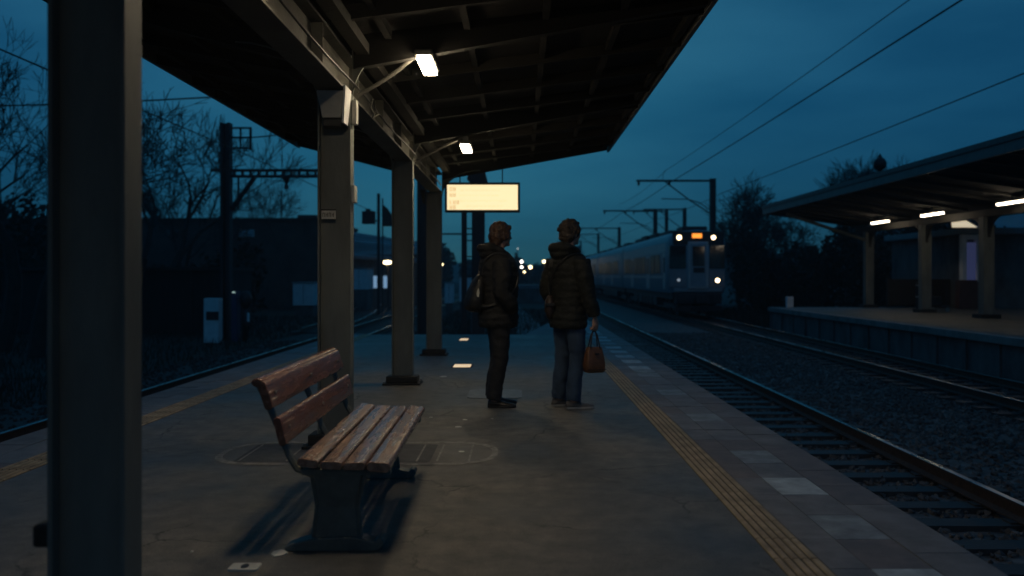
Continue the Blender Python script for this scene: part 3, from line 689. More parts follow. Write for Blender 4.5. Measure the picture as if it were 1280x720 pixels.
def person(root, P):
    """local frame: +x forward, +y left, feet on z=0; P holds pose and materials"""
    M = ROOTM[root.name]
    H = P.get('headyaw', 0); hp = P.get('headpos', (0.03, 0, 1.665))
    HM = M @ Matrix.Translation(hp) @ Matrix.Rotation(H, 4, 'Z') @ Matrix.Rotation(P.get('headpitch', 0), 4, 'Y')
    # ---- body: one continuous figure
    b = MB()
    b.ell((-.008, 0, .03), (.093, .076, .098), 20, 14, M=HM); b.ell((.028, 0, -.035), (.062, .055, .075), 16, 10, M=HM)
    b.ell((.072, 0, -.082), (.022, .024, .018), 10, 8, M=HM)                    # chin
    b.tube([(.086, 0, .018), (.098, 0, -.008), (.108, 0, -.026)], [.009, .011, .014], 8, M=HM)   # nose
    b.tube([(.078, .032, .030), (.090, 0, .028), (.078, -.032, .030)], [.012, .010, .012], 8, M=HM)   # brow
    b.tube([(.076, .022, -.052), (.088, 0, -.050), (.076, -.022, -.052)], [.006, .008, .006], 8, M=HM)   # upper lip
    b.tube([(.074, .018, -.062), (.086, 0, -.062), (.074, -.018, -.062)], [.006, .008, .006], 8, M=HM)   # lower lip
    for s in (1, -1):
        b.ell((.0, s * .078, -.005), (.02, .011, .031), 10, 8, M=HM)
        b.ell((.062, s * .042, -.020), (.022, .018, .022), 10, 8, M=HM)            # cheek
    b.tube([(-.02, 0, 1.42), (-.008, 0, 1.52), (hp[0] - .01, 0, 1.62)], [.062, .056, .056], 14, M=M)
    b.loft([oval(cx, cy, z, a, w_) for z, cx, cy, a, w_ in interp([(.86, -.01, 0, .10, .15), (.95, -.01, 0, .115, .165), (1.08, 0, 0, .10, .145), (1.25, 0, 0, .115, .165), (1.38, 0, 0, .115, .175), (1.46, -.01, 0, .08, .14), (1.50, -.01, 0, .055, .07)], 22)], M=M)
    for s, leg in ((1, P['legL']), (-1, P['legR'])):
        b.tube(path([(x, y, z) for x, y, z in leg], 12), [.085, .084, .082, .078, .07, .062, .056, .055, .053, .048, .042, .038], 12, M=M)
    for s, arm in ((1, P['armL']), (-1, P['armR'])):
        b.tube(path(arm, 12), [.052, .05, .048, .046, .043, .04, .04, .039, .036, .033, .029, .026], 10, M=M)
        hand(b, M, arm, s, P['hand'][0 if s > 0 else 1])
    for s, ft in ((1, P['footL']), (-1, P['footR'])):
        b.ell((ft[0] + .02, ft[1], .045), (.075, .028, .022), 12, 8, M=M @ Matrix.Identity(4))
    rlink('body', remesh(b, .0075, 2), SKIN, root)
    for s in (1, -1):
        e_ = MB(); e_.ell((.077, s * .031, .008), (.011, .012, .010), 10, 8, M=HM); e_.build('eye', EYEW, root, smooth='all')
    # ---- trousers
    b = MB()
    b.loft([oval(cx, cy, z, a, w_) for z, cx, cy, a, w_ in interp([(.84, -.01, 0, .10, .155), (.93, -.01, 0, .125, .18), (1.02, 0, 0, .115, .165)], 8)], M=M)
    for leg in (P['legL'], P['legR']):
        ps = path([(x, y, z) for x, y, z in leg], 26); ps[-1] = Vector((ps[-1].x, ps[-1].y, .075))
        rr = []
        for i in range(26):
            u = i / 25; r_ = (.102 - .030 * min(1, u / .5) - .004 * max(0, (u - .5) / .5)) * P.get('legw', 1)
            if u > .86: r_ *= 1 + .06 * math.sin(i * 2.6)
            if .40 < u < .6: r_ *= 1 + .022 * math.sin(i * 2.2)
            rr.append(r_)
        b.tube(ps, rr, 16, M=M)
    def fold(c):
        return .009 * (mnoise.noise(Vector((c.x * 7 + c.z * 6, c.y * 7 - c.z * 5, c.z * 9))) + .5 * mnoise.noise(Vector((c.x * 20 + c.z * 14, c.y * 20, c.z * 22)))) - .001
    rlink('trousers', remesh(b, .009, 2, fold), P['trouser'], root)
    # ---- jacket with quilting
    b = MB(); rings = []
    for z, cx, cy, a, w_ in interp(P['torso'], 64):
        q = 1 + .036 * (abs(math.sin(math.pi * (z - .78) / .068)) - .5) if z < 1.42 else 1
        rings.append(oval(cx, cy, z, a * q, w_ * q, 28, .92))
    b.loft(rings, M=M)
    for arm in (P['armL'], P['armR']):
        ps = path(arm, 40); rr = []
        for i in range(40):
            u = i / 39; r_ = .093 - .032 * u; r_ *= 1 + .05 * (abs(math.sin(math.pi * i / 4.4)) - .5); rr.append(r_)
        ps = ps[:38]; rr = rr[:38]
        b.tube(ps, rr, 16, M=M)
    # hood bunched behind the neck, collar round it
    b.ell((-.100, 0, 1.505), (.088, .135, .078), 18, 12, M=M @ Matrix.Translation((0, 0, 0)))
    b.tube([Vector((-.015 + .095 * math.cos(a), .098 * math.sin(a), 1.525 - .035 * math.cos(a))) for a in np.linspace(R(28), R(332), 22)], [.030 + .022 * math.sin(math.pi * i / 21) for i in range(22)], 10, M=M)
    b.tube([Vector((-.07 + .105 * math.cos(a), .125 * math.sin(a), 1.545 - .01 * math.cos(a))) for a in np.linspace(R(80), R(280), 18)], [.022 + .02 * math.sin(math.pi * i / 17) for i in range(18)], 10, M=M)
    def puff(c):
        return .011 * mnoise.noise(Vector((c.x * 8, c.y * 8, c.z * 13))) + .005 * mnoise.noise(Vector((c.x * 26, c.y * 26, c.z * 30)))
    rlink('jacket', remesh(b, .0085, 1, puff), P['jacket'], root)
    # ---- hair
    b = MB(); P['hairf'](b, HM)
    hn = P.get('hairn', 30); ha = P.get('haira', .009)
    rlink('hair', remesh(b, .006, 1, lambda c: ha * (mnoise.noise(c * hn) + .6 * mnoise.noise(c * hn * 2.3))), P['hair'], root)
    # ---- shoes
    for ft, yaw in ((P['footL'], P.get('yawL', 0)), (P['footR'], P.get('yawR', 0))):
        FM = M @ Matrix.Translation((ft[0], ft[1], 0)) @ Matrix.Rotation(yaw, 4, 'Z'); b = MB()
        prof = [(-.085, .030, .030, .060), (-.075, .034, .034, .085), (-.045, .037, .040, .098), (-.01, .040, .040, .094), (.03, .040, .038, .074), (.08, .044, .034, .056), (.13, .045, .030, .047), (.17, .036, .026, .040), (.19, .018, .02, .030)]
        rings = []
        for x, hwd, _, top in prof:
            rings.append([(x, hwd * math.cos(k), .018 + (top - .018) * max(0, math.sin(k)) if math.sin(k) > 0 else .018) for k in np.linspace(0, 2 * math.pi, 17)[:-1]])
        b.loft(rings, M=FM); sh = b.build('shoe', P['shoe'], root, smooth='all')
        b = MB(); out = [(x, hwd + .004) for x, hwd, _, _ in prof]; poly = [(x, y) for x, y in out] + [(x, -y) for x, y in reversed(out)]
        b.prism(poly, 'z', 0.001, .022, M=FM); b.build('sole', P['sole'], sh, bevel=.004)

def hand(b, M, arm, s, mode):
    wv = Vector(arm[-1]); d = (Vector(arm[-1]) - Vector(arm[-2])).normalized()
    if mode == 'pocket':
        # relaxed hand inside the pocket
        f = d; u = Vector((0, s, 0)); u = (u - f * u.dot(f)).normalized(); n_ = f.cross(u)
        b.tube([wv, wv + f * .05, wv + f * .09], [.026, .036, .034], 10, M=M, flat=.55)
        for k in range(4):
            o_ = n_ * (.027 - .018 * k); L_ = (.062, .072, .068, .052)[k]; p = wv + f * .085 + o_
            b.tube([p, p + f * L_ * .5 - u * .006, p + f * L_ - u * .022], [.0088, .0082, .0068], 8, M=M)
        p = wv + f * .03 + n_ * .028; b.tube([p, p + f * .03 + n_ * .022, p + f * .06 + n_ * .026], [.011, .010, .008], 8, M=M)
    else:
        # hanging hand, fingers hooked round a bag handle that runs fore and aft
        b.tube([wv, wv + Vector((.002, 0, -.03)), wv + Vector((.004, 0, -.085))], [.026, .038, .040], 12, M=M, flat=.5)
        for k in range(4):
            x = wv.x + .034 - .021 * k; z = wv.z - .08; y0 = wv.y; L_ = (1, 1.1, 1.04, .86)[k]; iy = -s
            b.tube([(x, y0, z + .01), (x, y0 - s * .002, z - .028 * L_), (x, y0 - s * .018, z - .044 * L_), (x, y0 - s * .036, z - .034 * L_), (x, y0 - s * .038, z - .008)], [.0092, .009, .0086, .008, .0068], 8, M=M)
        b.tube([(wv.x + .03, wv.y, wv.z - .03), (wv.x + .052, wv.y - s * .014, wv.z - .058), (wv.x + .046, wv.y - s * .034, wv.z - .085), (wv.x + .026, wv.y - s * .042, wv.z - .10)], [.013, .0115, .010, .008], 8, M=M)

torso = [(.775, -.01, 0, .150, .195), (.86, -.01, 0, .158, .205), (1.0, 0, 0, .148, .195), (1.14, 0, 0, .148, .20), (1.28, 0, 0, .155, .212), (1.38, -.005, 0, .150, .212), (1.44, -.01, 0, .128, .19), (1.49, -.01, 0, .098, .13), (1.525, -.01, 0, .075, .085)]
# person with backpack, seen from the side
p1 = thing('person', 'person in black puffer jacket and dark trousers standing in profile, wearing a backpack', 'person', (-.215, 8.52, 0), R(13), 'people waiting on the platform')
def hair1(b, M):
    b.ell((-.022, 0, .048), (.108, .098, .098), 20, 14, M=M); b.ell((-.062, 0, -.01), (.072, .090, .095), 18, 12, M=M)
    b.ell((-.070, 0, -.075), (.050, .072, .055), 16, 10, M=M)
    b.tube([(.045, .058, .085), (.072, .03, .088), (.074, -.02, .086), (.045, -.06, .078)], [.024, .024, .024, .022], 10, M=M)
    for s in (1, -1): b.ell((-.005, s * .075, .005), (.055, .022, .058), 12, 8, M=M)
person(p1, dict(headyaw=R(16), headpitch=R(2), headpos=(.035, 0, 1.675), legL=[(0, .09, .92), (.01, .10, .70), (.02, .105, .48), (-.02, .10, .25), (-.035, .10, .06)],
    legR=[(-.0, -.09, .92), (.0, -.095, .70), (.0, -.10, .48), (-.045, -.10, .25), (-.06, -.10, .06)],
    footL=(.02, .10), footR=(-.035, -.10), yawL=R(4), yawR=R(-16),
    armL=[(-.01, .185, 1.42), (-.03, .24, 1.28), (-.04, .262, 1.13), (.05, .235, 1.02), (.09, .14, .95)],
    armR=[(-.01, -.185, 1.42), (-.01, -.24, 1.28), (-.02, -.262, 1.12), (.07, -.235, 1.01), (.10, -.14, .94)],
    hand=('pocket', 'pocket'), torso=[(z, cx + .008, cy, a * 1.24, b_ * 1.08) for z, cx, cy, a, b_ in torso], jacket=JACK1, trouser=TROU, hair=HAIR1, hairf=hair1, shoe=SHOEB, sole=SHOEB, legw=1.13))
# person with the brown bag, back towards the camera
p2 = thing('person', 'person in olive dark puffer jacket and blue jeans, back turned, holding a brown bag', 'person', (.475, 8.42, 0), R(38), 'people waiting on the platform')
def hair2(b, M):
    b.ell((-.012, 0, .045), (.112, .100, .100), 20, 14, M=M); b.ell((-.045, 0, -.01), (.080, .088, .085), 18, 12, M=M)
    rs = random.Random(4)
    for k in range(46):
        a = rs.uniform(0, 6.28); e_ = rs.uniform(-.25, 1.5); v = Vector((math.cos(a) * math.cos(e_), math.sin(a) * math.cos(e_), math.sin(e_)))
        if v.x > .55 and v.z < .35: continue
        b.ell((-.012 + v.x * .105, v.y * .095, .045 + v.z * .092), (.024, .024, .020), 8, 6, M=M)
    b.ell((-.055, 0, -.07), (.045, .062, .04), 14, 8, M=M)
person(p2, dict(headyaw=R(-4), headpos=(.025, 0, 1.685), legL=[(0, .09, .92), (.01, .10, .70), (.01, .105, .48), (-.02, .11, .25), (-.03, .115, .06)],
    legR=[(0, -.09, .92), (0.01, -.10, .70), (.015, -.105, .48), (-.02, -.105, .25), (-.035, -.105, .06)],
    footL=(-.01, .115), footR=(-.015, -.105), yawL=R(-20), yawR=R(-28),
    armL=[(-.01, .19, 1.42), (-.03, .245, 1.28), (-.05, .268, 1.14), (.03, .245, 1.03), (.07, .14, .95)],
    armR=[(-.01, -.19, 1.42), (-.01, -.245, 1.28), (0.0, -.268, 1.14), (.035, -.285, 1.00), (.075, -.295, .885)],
    hand=('pocket', 'hold'), torso=[(z, cx, cy, a * 1.03, b_ * 1.02) for z, cx, cy, a, b_ in torso], jacket=JACK2, trouser=JEAN, hair=HAIR2, hairf=hair2, hairn=38, haira=.011, shoe=SHOEG, sole=SOLEW, legw=1.08))

# brown handbag in the hand
LEATH = mat('brown_leather', (0.15, 0.065, 0.026), 0.5, var=0.35, scale=12, bump=0.3, bscale=50)
LEATHD = mat('dark_leather', (0.035, 0.022, 0.018), 0.5, var=0.3, scale=12)
HM2 = ROOTM[p2.name]; wr = HM2 @ Vector((.080, -.275, .885 - .125))
t = thing('handbag', 'small brown leather bag hanging by dark handles from the hand of the person in jeans', 'handbag', (wr.x, wr.y, wr.z - .42), R(20))
BM = Matrix.Translation((wr.x, wr.y, wr.z - .42)) @ Matrix.Rotation(R(20), 4, 'Z')
b = MB(); rg = []
for z, hx, hy in ((0, .082, .050), (.015, .094, .060), (.08, .097, .062), (.16, .088, .050), (.215, .078, .034), (.235, .074, .024)):
    rg.append([(p[0], p[1], z + .02 + (.012 * (abs(p[0]) / .09) if z > .2 else 0)) for p in rrect(-hx, hx, -hy, hy, min(.02, hy * .8), 4)])
b.loft(rg, M=BM); bb = b.build('bag_body', LEATH, t, smooth='all')
b = MB(); b.tube([(-.098, -.062, .05), (.098, -.062, .05)], .003, 6, M=BM); b.box(-.02, .02, -.070, -.0605, .19, .21, M=BM); b.build('trim', LEATHD, t)
for s in (1, -1):
    b = MB(); b.tube([BM @ Vector((-.05, s * .034, .20)), BM @ Vector((-.046, s * .026, .27)), BM @ Vector((-.03, s * .010, .37)), BM @ Vector((-.012, s * .005, .412)), BM @ Vector((.012, s * .005, .412)), BM @ Vector((.03, s * .010, .37)), BM @ Vector((.046, s * .026, .27)), BM @ Vector((.05, s * .034, .20))], .0065, 8)
    b.build('handle', LEATHD, t, smooth='all')

# backpack
BPM = ROOTM[p1.name]
t = thing('backpack', 'black soft backpack with a pale tag on the back of the person in profile', 'backpack', tuple(BPM @ Vector((-.24, 0, .93))), R(13))
b = MB(); rg = []
for z, cx, a, w_ in ((.925, -.205, .03, .07), (.94, -.225, .075, .12), (.98, -.24, .098, .148), (1.06, -.235, .100, .155), (1.15, -.215, .085, .145), (1.23, -.195, .062, .12), (1.285, -.175, .035, .07), (1.30, -.165, .015, .03)):
    rg.append(oval(cx, 0, z, a, w_, 24, .9))
b.loft(rg, M=BPM)
me = remesh(b, .009, 2, lambda c: .008 * mnoise.noise(c * 11) + .003 * mnoise.noise(c * 30)); rlink('bag_body', me, mat('black_nylon', (.012, .012, .013), .55, var=.3, scale=9), t)
b = MB(); b.prism([(-.02, 0), (.02, .0), (.024, .05), (.012, .09), (.0, .115), (-.012, .08), (-.018, .05)], 'y', -.004, .004, M=BPM @ Matrix.Translation((-.235, -.152, 1.08)) @ Matrix.Rotation(R(-28), 4, 'Z') @ Matrix.Rotation(R(8), 4, 'Y') @ Matrix.Scale(.72, 4)); b.build('tag', WHITEP, t)
for s in (1, -1):
    b = MB(); P = path([(-.175, s * .07, 1.27), (-.165, s * .10, 1.36), (-.135, s * .13, 1.45), (-.04, s * .14, 1.495), (.07, s * .14, 1.47), (.14, s * .135, 1.38), (.160, s * .14, 1.28), (.14, s * .17, 1.18), (.05, s * .20, 1.08), (-.10, s * .19, 1.0), (-.19, s * .13, .99)], 30)
    b.tube(P, .016, 8, M=BPM, flat=.4); b.build('strap', BLACK, t, smooth='all')
b = MB(); b.tube([BPM @ Vector((-.21, -.10, 1.24)), BPM @ Vector((-.225, -.115, 1.20)), BPM @ Vector((-.24, -.13, 1.16))], .006, 6); b.build('zip_pull', WHITEP, t)

# sling bag on the left hip of person two
c0 = Vector((.475 - .185, 8.42 - .03, .975)); t = thing('sling_bag', 'small dark shoulder bag on the left hip of the person in jeans', 'shoulder bag', (c0.x, c0.y, .85))
b = MB(); b.ell(c0, (.055, .075, .12), 18, 12); me = remesh(b, .008, 1, lambda c: .006 * mnoise.noise(c * 16)); rlink('bag_body', me, LEATHD, t)
b = MB(); b.box(c0.x - .045, c0.x + .045, c0.y - .083, c0.y - .06, .99, 1.02); b.build('flap_trim', BLACK, t, bevel=.004)
HM2L = lambda x, y, z: HM2 @ Vector((x, y, z))
b = MB(); P = [c0 + Vector((.0, -.02, .10)), HM2L(-.175, .10, 1.20), HM2L(-.178, .02, 1.30), HM2L(-.17, -.06, 1.40), HM2L(-.11, -.13, 1.475), HM2L(0, -.15, 1.495), HM2L(.11, -.12, 1.45), HM2L(.17, -.04, 1.34), HM2L(.185, .06, 1.2), HM2L(.12, .18, 1.08), c0 + Vector((0.03, .05, .08))]
b.tube(path([tuple(p) for p in P], 40), .007, 6); b.build('strap', BLACK, t, smooth='all')

# ------------------------------------------------------------------ train
TRB = mat('train_body', (0.27, 0.34, 0.39), 0.42, 0.3, var=0.2, scale=1.5, rvar=.1)
TRL = mat('train_pale_band', (0.50, 0.53, 0.54), 0.4, 0.3, var=0.15, scale=1.5)
TRD = mat('train_dark', (0.025, 0.026, 0.028), 0.6, var=0.3, scale=3)
TRF = mat('train_front', (0.34, 0.29, 0.30), 0.5, var=0.2, scale=2)
TRW = mat('train_window', (0.028, 0.032, 0.026), 0.35, spec=.3, var=.3, scale=.8)
HLT = mat('headlight_lit', (1, .9, .7), .3, emit=(1, .76, .42), estr=7, var=.02)
HLD = mat('headlight_dim', (.6, .6, .6), .2, emit=(.7, .85, 1), estr=.35, var=.02)
DST = mat('destination_amber', (.1, .05, 0), .3, emit=(1, .30, .04), estr=1.6, var=.02)
TX, TY = 8.93, 43.3
t = thing('passenger_train', 'grey passenger train with lit headlights and amber destination display approaching on the far track', 'train', (TX, TY, RT))
def bodyring(y, sx=1.0, top=3.58, bot=.42):
    P = [(-1.38, bot), (-1.45, bot + .25), (-1.45, top - .62), (-1.40, top - .32), (-1.22, top - .12), (-.8, top - .02), (0, top + .03)]
    P = P + [(-x, z) for x, z in reversed(P[:-1])]
    return [(TX + x * sx, y, z) for x, z in P]
def carriage(y0, y1, first):
    b = MB()
    if first: b.loft([bodyring(y0 + .0, .86, 3.42, .5), bodyring(y0 + .10, .93, 3.52, .45), bodyring(y0 + .35, .985, 3.57), bodyring(y0 + .7), bodyring(y1)])
    else: b.loft([bodyring(y0), bodyring(y1)])
    c = b.build('carriage', TRB, t, smooth=True)
    b = MB()
    for s in (1, -1):
        xx = TX + s * 1.452
        b.box(min(xx, xx + s * .012), max(xx, xx + s * .012), y0 + 1.0, y1 - .2, 2.52, 2.98); b.box(min(xx, xx + s * .014), max(xx, xx + s * .014), y0 + 1.0, y1 - .2, 1.16, 1.28)
    b.build('pale_band', TRL, c)
    n = 9; L0 = y0 + 2.7; dl = (y1 - .8 - L0) / n
    for s in (1, -1):
        xx = TX + s * 1.455
        for k in range(n):
            if k in (2, 6): continue
            b = MB(); b.box(min(xx, xx + s * .02), max(xx, xx + s * .02), L0 + k * dl + .12, L0 + (k + 1) * dl - .12, 1.42, 2.42); b.build('window', TRW, c, bevel=.004)
        for k in (2, 6):
            b = MB(); b.box(min(xx, xx + s * .016), max(xx, xx + s * .016), L0 + k * dl + .18, L0 + (k + 1) * dl - .22, .55, 2.46); b.build('door', TRL, c)
            b = MB(); b.box(min(xx, xx + s * .024), max(xx, xx + s * .024), L0 + k * dl + .34, L0 + (k + .5) * dl - .06, 1.4, 2.3); b.box(min(xx, xx + s * .024), max(xx, xx + s * .024), L0 + (k + .5) * dl + .04, L0 + (k + 1) * dl - .38, 1.4, 2.3); b.build('door_window', TRW, c)
        if first:
            b = MB(); b.box(min(xx, xx + s * .016), max(xx, xx + s * .016), y0 + 1.1, y0 + 1.8, .6, 2.46); b.build('door', TRL, c)
            b = MB(); b.box(min(xx, xx + s * .03), max(xx, xx + s * .03), y0 + 1.25, y0 + 1.65, 1.45, 2.25); b.build('door_window', GLASSD, c)
    # roof equipment
    b = MB(); rr = random.Random(int(y0))
    y = y0 + 1.2
    while y < y1 - 2:
        l_ = rr.uniform(1.6, 4.2); h_ = rr.uniform(.10, .30); b = MB(); b.box(TX - rr.uniform(.5, .95), TX + rr.uniform(.5, .95), y, y + l_, 3.52, 3.60 + h_); y += l_ + rr.uniform(.3, 1.6)
        b.build('roof_unit', TRD, c, bevel=.03)
    # underframe and bogies
    b = MB(); b.box(TX - 1.25, TX + 1.25, y0 + .25, y1 - .1, .1, .44)
    y = y0 + 5
    while y < y1 - 5: l_ = rr.uniform(.7, 1.8); b.box(TX - 1.3, TX + 1.3, y, y + l_, -.35, .12); y += l_ + .4
    b.build('underframe', TRD, c, bevel=.02)
    for yb in (y0 + 2.6, y1 - 2.8):
        b = MB()
        for s in (1, -1):
            b.box(TX + s * 1.0 - .06, TX + s * 1.0 + .06, yb - 1.6, yb + 1.6, -.35, -.15)
            for yy in (-.55, .55): b.box(TX + s * 1.0 - .09, TX + s * 1.0 + .09, yb + yy - .14, yb + yy + .14, -.15, .12)
        for yy in (-1.1, 1.1):
            for s in (1, -1): b.tube([(TX + s * .70, yb + yy, RT + .46), (TX + s * .80, yb + yy, RT + .46)], .455, 20)
            b.tube([(TX - .7, yb + yy, RT + .46), (TX + .7, yb + yy, RT + .46)], .08, 8)
        b.build('bogie', TRD, c)
yy = TY
for k in range(6):
    carriage(yy, yy + 19.4, k == 0)
    if k < 5:
        b = MB(); b.box(TX - 1.1, TX + 1.1, yy + 19.35, yy + 19.85, .5, 3.3); b.build('gangway', TRD, t)
    yy += 19.8
# front details
fy = TY
def tz(py): return EYE + (CY - py) * fy / F
def tx(px): return (px - CX) * fy / F
b = MB(); b.box(tx(859.5), tx(885), fy - .10, fy + .2, tz(361), tz(302)); b.build('gangway_frame', TRL, t, bevel=.04)
b = MB(); b.box(tx(862.5), tx(882), fy - .125, fy - .101, tz(358), tz(305)); dd = b.build('gangway_door', TRB, t, bevel=.01)
b = MB(); b.box(tx(865), tx(880), fy - .135, fy - .126, tz(333), tz(308)); b.build('window', GLASSD, dd)
b = MB(); b.box(tx(866), tx(880), fy - .145, fy - .126, tz(341), tz(334.5)); b.build('number_panel', TRD, dd)
for a, c_ in ((837, 857.5), (886.5, 906)):
    b = MB(); b.box(tx(a), tx(c_), fy - .055, fy + .15, tz(336), tz(306.5)); ws = b.build('windscreen', GLASSD, t, bevel=.03)
    b = MB(); xm = (tx(a) + tx(c_)) / 2; b.tube([(xm - .1, fy - .07, tz(336)), (xm + .12, fy - .075, tz(322))], .012, 6); b.build('wiper', TRD, ws)
    b = MB(); b.box(tx(a), tx(c_), fy - .04, fy + .15, tz(359), tz(337)); b.build('front_panel', TRF, t, bevel=.03)
b = MB(); b.box(tx(841), tx(905), fy - .05, fy + .2, tz(306), tz(289)); b.build('front_header', TRD, t, bevel=.04)
for nm, px, py, r_, m_ in (('headlight', 848.5, 297, .115, HLT), ('headlight', 891.5, 297, .105, HLT), ('headlight', 896.5, 350.5, .105, HLT), ('headlight', 848, 350, .075, HLD)):
    b = MB(); b.tube([(tx(px), fy - .02, tz(py)), (tx(px), fy - .085, tz(py))], [r_ * 1.25, r_ * 1.2], 20); h_ = b.build(nm, TRD, t)
    b = MB(); b.tube([(tx(px), fy - .086, tz(py)), (tx(px), fy - .10, tz(py))], [r_, r_ * .9], 20, M=None); b.build('lens', m_, h_)
b = MB(); b.box(tx(865), tx(877), fy - .07, fy - .051, tz(297.5), tz(292)); b.build('destination_display', DST, t)
b = MB(); b.box(TX - 1.15, TX + 1.15, fy - .15, fy + .5, -.12, .44); b.box(TX - 1.2, TX + 1.2, fy - .1, fy + .2, -.5, -.2); b.build('buffer_beam', TRD, t, bevel=.04)
b = MB(); b.box(TX - .18, TX + .18, fy - .75, fy - .15, .0, .3); b.box(TX - .28, TX + .28, fy - .9, fy - .7, -.05, .35); b.build('coupler', TRD, t, bevel=.03)
for s in (1, -1):
    b = MB(); b.tube([(TX + s * .85, fy - .15, .15), (TX + s * .85, fy - .55, .15)], [.10, .10], 12); b.tube([(TX + s * .85, fy - .55, .15), (TX + s * .85, fy - .60, .15)], [.22, .22], 14); b.build('buffer', TRD, t)
    b = MB(); P = [(TX + s * .45, fy - .16, .2), (TX + s * .44, fy - .34, -.1), (TX + s * .40, fy - .32, -.3), (TX + s * .36, fy - .18, -.35)]; b.tube(P, .03, 8); b.build('hose', TRD, t)

# ------------------------------------------------------------------ far platform canopy
t = thing('platform_canopy', 'dark wide canopy with grey columns over the far platform across the tracks', 'canopy', (14.2, 30, 0))
X0, X1, XC, YA, YB = 10.35, 19.5, 14.2, 4, 36.6
def rz2(x): return 3.98 - (3.98 - 3.42) * (x - X0) / (XC - X0) if x < XC else 3.42 + .35 * (x - XC) / (X1 - XC)
b = MB(); b.loft([[(X0, y, rz2(X0)), (XC, y, rz2(XC)), (X1, y, rz2(X1)), (X1, y, rz2(X1) + .12), (XC, y, rz2(XC) + .12), (X0, y, rz2(X0) + .12)] for y in (YA, YB)]); b.build('roof_deck', SOFFIT, t)
b = MB(); b.box(X0 - .06, X0, YA, YB + .05, rz2(X0) - .10, rz2(X0) + .14); b.build('roof_edge', FASCIA, t, bevel=.008)
b = MB(); b.box(X0 - .10, X0 - .02, YA, YB + .08, rz2(X0) + .14, rz2(X0) + .27); b.build('roof_flashing', mat('flashing', (.07, .075, .08), .5), t)
b = MB(); y = YA
while y < YB:
    b.add([(X0, y, rz2(X0) - .09), (XC, y, rz2(XC) - .08), (XC, y, rz2(XC)), (X0, y, rz2(X0)), (X0, y + .06, rz2(X0) - .09), (XC, y + .06, rz2(XC) - .08), (XC, y + .06, rz2(XC)), (X0, y + .06, rz2(X0))],
          [(0, 1, 2, 3), (7, 6, 5, 4), (0, 4, 5, 1), (1, 5, 6, 2), (2, 6, 7, 3), (3, 7, 4, 0)]); y += 1.3
b.build('joists', STEEL_D, t)
b = MB(); b.box(XC - .12, XC + .12, YA, YB - .3, 3.06, 3.30); b.build('main_beam', STEEL_D, t, bevel=.01)
for yc in (35.2, 30.3, 26.3, 21.5, 16.8):
    b = MB(); b.box(XC - .17, XC + .17, yc - .15, yc + .15, .12, 3.07); c = b.build('column', STEEL, t, bevel=.015)
    b = MB(); b.box(XC - .30, XC + .30, yc - .28, yc + .28, 0.001, .12); b.build('footing', STEEL_D, c, bevel=.015)
    for s in (1, -1):      # arched brackets along the row
        b = MB(); P = [(yc + s * .15, 2.45)]
        for k in range(1, 9): a = k / 8 * math.pi / 2; P.append((yc + s * (.15 + .75 * (1 - math.cos(a))), 2.45 + .62 * math.sin(a)))
        P.append((yc + s * .15, 3.07)); b.prism(P, 'x', XC - .05, XC + .05); b.build('bracket', STEEL_D, t)
    if yc > 35: b = MB(); b.tube([(XC - .15, yc, 2.75), (X0 + .5, yc, rz2(X0 + .5) - .10)], .07, 8); b.build('brace', STEEL, t)
lbl = ['left and smallest of the three lit tube lamps under the far canopy', 'middle one of the three lit tube lamps under the far canopy', 'right and nearest of the three lit tube lamps under the far canopy']
for k, yc in enumerate((32.4, 28.3, 23.7)):
    l_ = thing('tube_lamp', lbl[k], 'lamp', (13.5, yc, 3.38), 0, 'tube lamps under the far canopy')
    b = MB(); b.box(13.43, 13.57, yc - .72, yc + .72, 3.32, 3.38); b.box(13.47, 13.53, yc - .03, yc + .03, 3.38, 3.56); b.build('housing', GALV, l_, bevel=.01)
    b = MB(); b.box(13.44, 13.56, yc - .70, yc + .70, 3.27, 3.319); b.build('tube', LAMPR, l_, bevel=.015)
# things on the far platform
b = MB(); A = W(987, 382, 34.9); b.box(A.x - .13, A.x + .13, 34.8, 35.0, 0, .45); tag(b.build('marker_box', PAINTW, None, bevel=.015), 'small white box standing at the end of the far platform', 'marker box')
t = thing('roof_horn', 'round dark loudspeaker on a stub on top of the far canopy roof', 'loudspeaker', (10.9, 26, 4.1))
A = W(1100, 205, 26.2); b = MB(); b.ell((A.x, 26.2, A.z), (.19, .19, .21), 16, 10); b.build('horn', BLACK, t, smooth='all'); b = MB(); b.tube([(A.x, 26.2, 4.0), (A.x, 26.2, A.z - .15)], .04, 8); b.tube([(A.x, 26.2, A.z + .15), (A.x, 26.2, A.z + .32)], [.10, .01], 8); b.build('stub', BLACK, t)
t = thing('trolley', 'dark luggage trolley with bags beside the middle column of the far platform', 'trolley', (14.6, 30.6, 0))
cx, cy = 14.95, 31.0
b = MB(); b.box(cx - .35, cx + .35, cy - .25, cy + .25, .14, .19); b.tube([(cx + .33, cy, .18), (cx + .40, cy, 1.0)], .02, 8); b.build('frame', BLACK, t)
for s in (1, -1):
    b = MB(); b.tube([(cx + s * .25, cy - .28, .08), (cx + s * .25, cy - .24, .08)], .08, 14); b.build('wheel', GALV, t)
b = MB(); b.box(cx - .3, cx + .12, cy - .2, cy + .2, .19, .55); b.build('bag', BLACK, t, bevel=.05)
t = thing('platform_bollard', 'slim dark post with two pale rings left of the middle column on the far platform', 'bollard', (14.0, 30.6, 0)); A = W(1147, 385, 30.9)
b = MB(); b.tube([(A.x, 30.9, 0), (A.x, 30.9, .98)], .06, 10); b.ell((A.x, 30.9, 1.0), (.07, .07, .07), 10, 8); b.build('post', BLACK, t)
